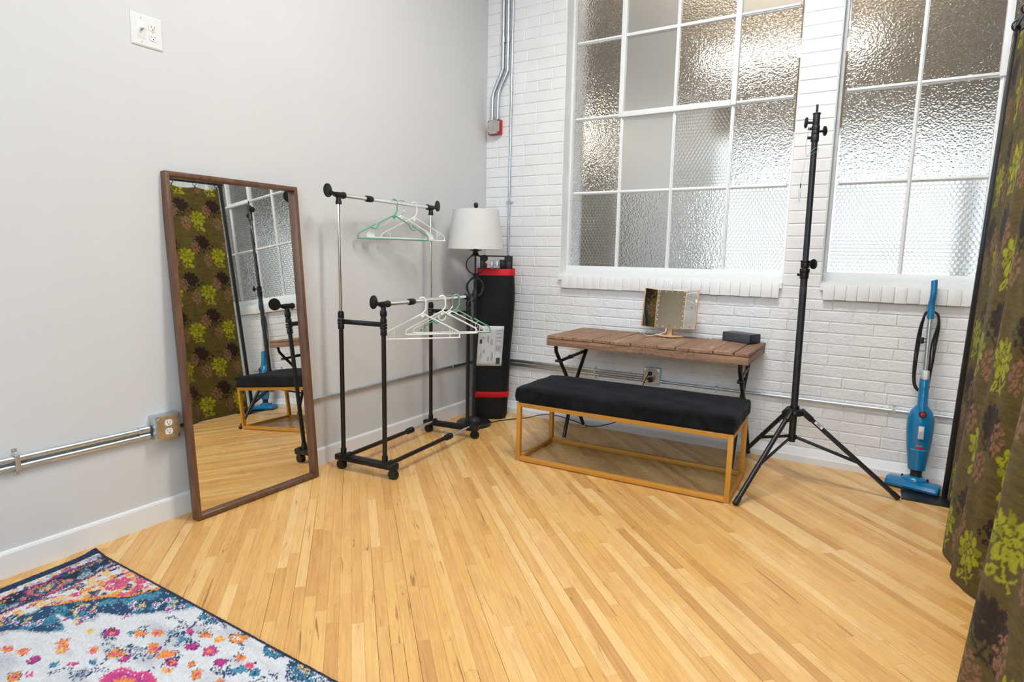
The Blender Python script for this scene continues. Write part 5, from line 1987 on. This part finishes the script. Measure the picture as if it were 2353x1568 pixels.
# long vines and flowers in the field
rr = np.random.default_rng(12)
for k in range(110):
    cu, cv = rr.uniform(0.62, 1.5), rr.uniform(0.05, 0.62)
    a0 = rr.uniform(0, 6.28)
    for q in range(7):
        blot(cu + 0.012 * q * math.cos(a0 + 0.25 * q), cv + 0.010 * q * math.sin(a0 + 0.25 * q), 0.0085, 0.0055, NAVY, 0.62)
fl = [(0.609, 0.237, 0.030, DNAVY, MAG, ORG), (0.737, 0.154, 0.024, PINK, ORG, PINK), (0.691, 0.190, 0.024, MAG, ORG, ORG), (0.422, 0.446, 0.026, PINK, ORG, PINK), (0.567, 0.354, 0.024, PINK, ORG, YEL),
      (0.646, 0.312, 0.022, PINK, ORG, PINK), (0.469, 0.425, 0.018, PINK, ORG, PINK), (0.526, 0.343, 0.020, MAG, ORG, ORG), (0.770, 0.278, 0.024, DNAVY, MAG, PINK), (0.540, 0.416, 0.024, NAVY, MAG, MAG),
      (0.792, 0.205, 0.030, MAG, ORG, PINK), (0.859, 0.195, 0.026, PINK, ORG, ORG), (0.571, 0.486, 0.028, NAVY, ORG, MAG), (0.976, 0.031, 0.034, NAVY, ORG, IVO), (0.879, 0.078, 0.022, DNAVY, ORG, PINK), (0.819, 0.097, 0.018, MAG, PINK, PINK),
      (0.963, 0.118, 0.030, NAVY, PINK, ORG), (0.895, 0.139, 0.022, DNAVY, MAG, MAG), (1.064, 0.081, 0.022, DNAVY, ORG, PINK), (1.036, 0.138, 0.024, DNAVY, MAG, MAG), (1.112, 0.094, 0.018, ORG, PINK, PINK), (1.110, 0.122, 0.022, NAVY, TEAL, TEAL),
      (1.152, 0.104, 0.022, NAVY, TEAL, NAVY), (0.935, 0.070, 0.020, YEL, ORG, YEL), (0.904, 0.216, 0.020, DNAVY, MAG, ORG), (0.930, 0.240, 0.018, ORG, YEL, PINK), (0.62, 0.40, 0.016, NAVY, TEAL, TEAL), (0.70, 0.34, 0.016, NAVY, TEAL, TEAL),
      (0.66, 0.372, 0.014, PINK, PINK, MAG), (0.60, 0.455, 0.016, PINK, PINK, IVO), (0.76, 0.235, 0.018, NAVY, GRY, TEAL), (0.84, 0.135, 0.018, NAVY, TEAL, TEAL), (0.66, 0.20, 0.014, NAVY, TEAL, TEAL), (0.77, 0.13, 0.012, NAVY, TEAL, TEAL), (0.54, 0.27, 0.014, YEL, YEL, ORG),
      (1.02, 0.20, 0.024, NAVY, ORG, PINK), (1.10, 0.18, 0.020, MAG, ORG, PINK), (1.20, 0.16, 0.022, NAVY, TEAL, ORG), (1.0, 0.27, 0.022, PINK, ORG, YEL)]
for k in range(44):
    cu, cv = rr.uniform(0.60, 1.5), rr.uniform(0.06, 0.62)
    if min((cu - f[0]) ** 2 + (1.3 * (cv - f[1])) ** 2 for f in fl) < 0.0018 or cu < 0.62 + 0.1 * (0.3 - cv):
        continue
    pal = [(NAVY, TEAL, TEAL), (DNAVY, MAG, PINK), (PINK, ORG, YEL), (NAVY, ORG, PINK), (DNAVY, GRY, NAVY)][k % 5]
    fl.append((cu, cv, rr.uniform(0.012, 0.024), *pal))
for f in fl:
    blossom(*f)
# half medallions along the far edge
for cu in (0.813, 1.132, 1.25, 1.36):
    blot(cu, 0.010, 0.050, 0.030, NAVY, 0.8)
    blot(cu, 0.018, 0.038, 0.020, TEAL, 0.45)
    blot(cu, 0.004, 0.024, 0.012, ORG, 0.6)
    blot(cu + 0.01, 0.004, 0.010, 0.008, MAG, 0.8)
blot(1.30, 0.02, 0.09, 0.045, NAVY, 0.72)
blot(1.30, 0.02, 0.07, 0.03, TEAL, 0.35)
blot(1.36, 0.006, 0.05, 0.02, IVO, 0.6)
blot(1.27, 0.012, 0.03, 0.014, YEL, 0.5)
# big pink medallion at the frame edge
blot(0.885, 0.335, 0.100, 0.062, PINK, 0.95)
blot(0.885, 0.335, 0.080, 0.045, MAG, 0.5)
blot(0.870, 0.330, 0.030, 0.020, ORG, 0.7)
blot(0.905, 0.345, 0.026, 0.018, IVO, 0.7)
# scalloped blue ground
vk = np.array([0.0, 0.05, 0.10, 0.17, 0.205, 0.235, 0.262, 0.285, 0.31, 0.345, 0.38, 0.41, 0.44, 0.5, 0.62, 1.6])
uo = np.array([0.500, 0.485, 0.450, 0.365, 0.335, 0.315, 0.290, 0.275, 0.265, 0.25, 0.235, 0.235, 0.25, 0.30, 0.42, 0.42])
ub = np.array([0.700, 0.680, 0.610, 0.545, 0.460, 0.478, 0.462, 0.345, 0.470, 0.425, 0.350, 0.300, 0.30, 0.42, 0.60, 0.60])
UO, UB = np.interp(V, vk, uo), np.interp(V, vk, ub)
blue = (u > UO) & (u < UB)
paint((u > UB - 0.0) & (u < UB + 0.020), GRY, 0.7)
paint(blue, NAVY, 0.97)
tq = vnoise(U, V, 34, 5)
paint(blue & (tq > 0.60), TEAL, 0.7)
for cu, cv in ((0.40, 0.29), (0.455, 0.245), (0.43, 0.205), (0.53, 0.13), (0.585, 0.075), (0.60, 0.045), (0.645, 0.06), (0.56, 0.165), (0.50, 0.11), (0.32, 0.36), (0.28, 0.385), (0.345, 0.335), (0.47, 0.27), (0.66, 0.03), (0.38, 0.225)):
    blot(cu, cv, 0.017, 0.012, IVO, 0.6)
    blot(cu, cv, 0.008, 0.007, MAG, 0.95)
for cu, cv, a in ((0.405, 0.195, 0.6), (0.36, 0.215, -0.4), (0.545, 0.105, 1.1), (0.62, 0.035, 1.0), (0.30, 0.355, 1.0), (0.44, 0.265, 0.3), (0.39, 0.245, 0.2)):
    blot(cu, cv, 0.026, 0.006, YEL, 0.75, a)
# orange corner zone
zone = (u > 0.265) & (u < UO) & (V < 0.30)
paint(zone, YEL, 0.55)
paint(zone & (vnoise(U, V, 40, 8) > 0.44), ORG, 0.8)
paint(zone & (vnoise(U, V, 36, 9) > 0.60), PINK, 0.85)
paint(zone & (vnoise(U, V, 44, 10) > 0.70), IVO, 0.85)
paint(zone & (vnoise(U, V, 50, 11) > 0.76), NAVY, 0.8)
paint(zone & (np.abs(u - UO) < 0.014), ORG, 0.9)
paint((np.abs(u - UO) < 0.0045) & (V < 0.3), DNAVY, 0.6)
# guard stripes and main border
g1 = (u > 0.044) & (u < 0.084)
paint(g1, IVO, 1.0)
paint(g1 & (np.sin(V * 150) + n1 * 3 > 0.1), YEL, 0.65)
paint(g1 & (vnoise(U, V, 48, 14) > 0.66), MAG, 0.75)
paint(g1 & (vnoise(U, V, 48, 15) > 0.68), NAVY, 0.75)
paint(g1 & (vnoise(U, V, 48, 16) > 0.68), GRY, 0.8)
bd_ = (u > 0.082) & (u < 0.198)
paint(bd_, DNAVY, 0.97)
paint(bd_ & (vnoise(U, V, 36, 17) > 0.60), NAVY, 0.8)
paint(bd_ & (vnoise(U, V, 30, 18) > 0.72), TEAL, 0.6)
for k in range(6):
    cv = 0.232 - 0.30 + 0.30 * k
    blot(0.142, cv, 0.050, 0.060, PINK, 0.6)
    blot(0.142, cv, 0.042, 0.050, ORG, 0.7)
    blot(0.142, cv, 0.036, 0.042, NAVY, 0.92)
    blot(0.142, cv, 0.024, 0.028, TEAL, 0.55)
    blot(0.142, cv, 0.018, 0.022, YEL, 0.8)
    blot(0.142, cv, 0.005, 0.006, PINK, 1.0)
    for dv in (-0.072, 0.075):
        blossom(0.150, cv + dv, 0.014, MAG, ORG, PINK)
    for dv in (-0.115, 0.115):
        blot(0.170, cv + dv, 0.016, 0.030, GRY, 0.7)
        blot(0.108, cv + dv, 0.010, 0.030, ORG, 0.4)
paint((np.abs(u - 0.086) < 0.004) | (np.abs(u - 0.196) < 0.0045), MAG, 0.6)
g2 = (u > 0.200) & (u < 0.262) & ~((UB < 0.24) & (u > UB))
paint(g2, IVO, 0.9)
paint(g2 & (np.sin(V * 110 + 1) + n2 * 4 > 0.2), YEL, 0.75)
paint(g2 & (vnoise(U, V, 46, 24) > 0.68), ORG, 0.8)
paint(g2 & (vnoise(U, V, 46, 25) > 0.72), NAVY, 0.7)
for k in range(8):
    blot(0.225, 0.02 + 0.074 * k, 0.008, 0.008, MAG, 0.9)
paint(U < 0.046, DNAVY, 1.0)
paint((U < 0.040) & (rng.random(U.shape) > 0.7), NAVY, 1.0)
paint(V < 0.0085, DNAVY, 1.0)
Cc *= (0.88 + 0.24 * rng.random(U.shape))[..., None]
eu, ev = np.array([1.0, -0.009]), np.array([0.08, -0.997])
PX = 0.082 + U * eu[0] + V * ev[0]
PY = -2.922 + U * eu[1] + V * ev[1]
PZ = 0.0085 + (rng.random(U.shape) - 0.5) * 0.0022
edge = np.minimum(np.minimum(U, V), np.minimum(2.40 - U, 1.54 - V))
PZ -= np.clip(1 - edge / 0.010, 0, 1) * 0.0030
PZ += 0.013 * np.clip(1 - np.hypot(U, V * 1.2) / 0.11, 0, 1) ** 2
grid_cloth('rug', np.stack([PX, PY, PZ], -1), Cc, M['rug'], 0.0070, 'navy bordered floral rug in the lower left corner', 'rug', (1.2, -3.5, 0.0))

# ---- curtain on its rolling frame
OLV, OLV2, LIME, LIME2, ROS, DRK = [lin(c) for c in ((102, 88, 38), (72, 60, 22), (168, 168, 28), (142, 142, 20), (146, 104, 82), (42, 24, 20))]
CT, CB = 2.300, 0.006
ss = np.arange(0, 2.86, 0.0062)
zz = np.concatenate([np.arange(CB, CT, 0.0062), [CT]])
S, Z = np.meshgrid(ss, zz, indexing='ij')
Cc = np.empty(S.shape + (3,))
st = vnoise(S * 0.10, Z, 210, 41) * 0.6 + vnoise(S * 0.3, Z, 120, 42) * 0.4
Cc[:] = OLV * st[..., None] * 1.25 + OLV2 * (1 - st[..., None])
wx = S + (vnoise(S, Z, 60, 43) - 0.5) * 0.006 + (rng.random(S.shape) - 0.5) * 0.002
wz = Z + (vnoise(S, Z, 60, 44) - 0.5) * 0.006 + (rng.random(S.shape) - 0.5) * 0.002


def ell(cs, cz, a, b, ang, col, p=0.95):
    m0 = (np.abs(ss - cs) < max(a, b) * 1.3)
    m1 = (np.abs(zz - cz) < max(a, b) * 1.3)
    if not m0.any() or not m1.any():
        return
    i0, i1 = np.where(m0)[0][[0, -1]]
    j0, j1 = np.where(m1)[0][[0, -1]]
    sl = (slice(i0, i1 + 1), slice(j0, j1 + 1))
    c, s = math.cos(ang), math.sin(ang)
    dx, dz = wx[sl] - cs, wz[sl] - cz
    x, y = dx * c + dz * s, -dx * s + dz * c
    mk = ((x / a) ** 2 + (y / b) ** 2 < 1) & (rng.random(x.shape) < p)
    sub = Cc[sl]
    sub[mk] = col * (0.9 + 0.2 * rng.random((int(mk.sum()), 1)))
    Cc[sl] = sub


def curve(pts, w, col):
    for (a, b), (c, d) in zip(pts, pts[1:]):
        n = 6
        for k in range(n):
            q = k / n
            ell(a + (c - a) * q, b + (d - b) * q, w, w, 0, col)


def dahlia(cs, cz, col, col2, flip=1, sc=1.0):
    """fan of petals, a stem and a leaf"""
    shade = col2 * 0.35 if col is not DRK else OLV2 * 0.6
    for k, (ang, r, L, w) in enumerate(((90, 0.060, 0.024, 0.0155), (55, 0.058, 0.026, 0.0165), (125, 0.058, 0.026, 0.0165), (18, 0.060, 0.027, 0.0165), (162, 0.060, 0.027, 0.0165),
                                        (-18, 0.056, 0.026, 0.0150), (198, 0.056, 0.026, 0.0150), (-58, 0.046, 0.032, 0.0190), (238, 0.046, 0.032, 0.0190),
                                        (72, 0.026, 0.0185, 0.0130), (108, 0.026, 0.0185, 0.0130), (25, 0.028, 0.0185, 0.0130), (155, 0.028, 0.0185, 0.0130), (270, 0.030, 0.026, 0.0135), (0, 0.0, 0.014, 0.011))):
        a = math.radians(ang)
        aa = a if flip > 0 else math.pi - a
        px, pz = cs + flip * sc * r * math.cos(a), cz + sc * r * math.sin(a)
        ell(px, pz, sc * L + 0.0035, sc * w + 0.0035, aa, shade, 1.0)
        ell(px, pz, sc * L, sc * w, aa, col if k % 3 else col2, 0.98)
    curve([(cs, cz - 0.065 * sc), (cs + flip * 0.012 * sc, cz - 0.095 * sc), (cs + flip * 0.034 * sc, cz - 0.125 * sc)], 0.0050 * sc, col)
    curve([(cs + flip * 0.012 * sc, cz - 0.10 * sc), (cs + flip * 0.045 * sc, cz - 0.085 * sc), (cs + flip * 0.060 * sc, cz - 0.065 * sc)], 0.0045 * sc, col)
    ell(cs - flip * 0.038 * sc, cz - 0.098 * sc, 0.030 * sc, 0.015 * sc, 0.7 * flip, col)
    ell(cs - flip * 0.038 * sc, cz - 0.098 * sc, 0.012 * sc, 0.005 * sc, 0.7 * flip, col2 * 0.55)
    curve([(cs + flip * 0.012 * sc, cz - 0.105 * sc), (cs - flip * 0.02 * sc, cz - 0.110 * sc)], 0.0045 * sc, col)


def cluster(cs, cz, col):
    for dx, dz, a in ((0, 0.055, 0), (-0.026, 0.036, 0.6), (0.026, 0.036, -0.6), (0, 0.020, 0), (-0.034, 0.002, 0.5), (0.034, 0.002, -0.5), (-0.010, -0.016, 0.3), (0.018, -0.024, -0.4), (-0.026, -0.036, 0.5), (0.002, -0.050, 0)):
        ell(cs + dx, cz + dz, 0.0155, 0.0125, a + 0.8, col, 0.85)


def quatre(cs, cz):
    for dx, dz in ((-0.030, 0.0), (0.0, 0.026), (0.032, 0.004), (0.004, -0.026)):
        for k in range(5):
            a = k * 1.2566
            ell(cs + dx + 0.0085 * math.cos(a), cz + dz + 0.0085 * math.sin(a), 0.0062, 0.0052, a, DRK)


CW, CH = 0.335, 0.365
for r in range(-1, 8):
    for c in range(-1, 10):
        cs = 0.10 + c * CW + (CW / 2 if r % 2 else 0.0)
        cz = 0.155 + r * CH
        cluster(cs + 0.125, cz - 0.045, ROS)
        dahlia(cs + 0.165, cz + 0.130, DRK, DRK * 1.15, -1, 0.92)
        cluster(cs - 0.105, cz + 0.085, ROS)
        quatre(cs + 0.02, cz - 0.215)
        quatre(cs + 0.085, cz + 0.10)
        dahlia(cs, cz, LIME, LIME2, 1, 1.0)
Cc *= (0.80 + 0.32 * rng.random(S.shape))[..., None]
hgt = Z / CT
yy = -0.250 - S * 0.955
free = np.clip((-yy - 0.27) / 0.55, 0, 1)
free = free * free * (3 - 2 * free)          # the edge tied to the post hangs straight
post_x = 3.150 - 0.050 * (1 - hgt)
lean_x = post_x + 0.004 * (1 - free) * (1 - hgt) - 0.028 * free * (1 - hgt)
A1 = 0.010 + 0.036 * (1 - hgt)
ph = 2 * math.pi * (yy + 1.06) / 0.98
fold = -A1 * np.cos(ph) - 0.013 * (0.5 + 0.7 * (1 - hgt)) * np.cos(2 * math.pi * (yy + 0.55) / 0.36 + 0.8 * np.sin(3 * hgt)) - 0.006 * np.cos(2 * math.pi * yy / 0.17 + 3 * hgt)
near = np.clip((-yy - 1.45) / 0.6, 0, 1)
PXc = lean_x + fold * (0.25 + 0.75 * free) - 0.030 * near * (1 - hgt)
PYc = yy + 0.020 * np.sin(ph * 2) * (1 - hgt)
# hooks pull the heading up, the cloth sags between them
sag = 0.018 * (np.abs(np.sin(math.pi * S / 0.24))) * np.clip((hgt - 0.9) / 0.1, 0, 1)
PZc = Z - sag
cur = grid_cloth('curtain', np.stack([PXc, PYc, PZc], -1), Cc, M['curtain'], 0.003, 'heavy olive curtain woven with lime and brown flowers at the right edge', 'curtain', (3.1, -1.6, 0.0))
for k in range(12):
    yk = -0.262 - 0.955 * 0.24 * k
    rg = obj('curtain_ring', MB().torus((3.146, yk, 2.334), (0.1, 1, 0.1), 0.026, 0.0035, 28, 8), M['black_steel'], cur)
    obj('ring_clip', MB().box((3.147, yk, 2.300), (0.006, 0.010, 0.016), None, 0.001), M['black_steel'], rg)

t = thing('curtain_stand', 'black metal frame holding up the olive curtain', 'stand', (3.085, -0.222, 0))
obj('rod', MB().cyl((3.146, -0.205, 2.346), (3.146, -3.05, 2.346), 0.0125), M['black_steel'], t)
for y0, nm in ((-0.222, 0), (-3.03, 1)):
    obj('post', MB().bar((3.088, y0, 0.006), (3.146, y0, 2.358), 0.026, 0.026, (0, 1, 0), 0.002), M['black_steel'], t)
    pz = obj('base_plate', MB().bx(2.892, 3.330, y0 - 0.155, y0 + 0.0, 0.0, 0.006, 0.001), M['black_steel'], t)
    obj('plate_bolt', MB().cyl((3.108, y0 - 0.02, 0.006), (3.108, y0 - 0.02, 0.013), 0.007, None, 12), M['zinc'], pz)
    obj('rod_cap', MB().lathe([(0.010, -0.008), (0.0155, -0.004), (0.0155, 0.006), (0.008, 0.010)], (3.146, -0.203 if nm == 0 else -3.052, 2.346), (0, 1 if nm == 0 else -1, 0), 18), M['black_steel'], t)
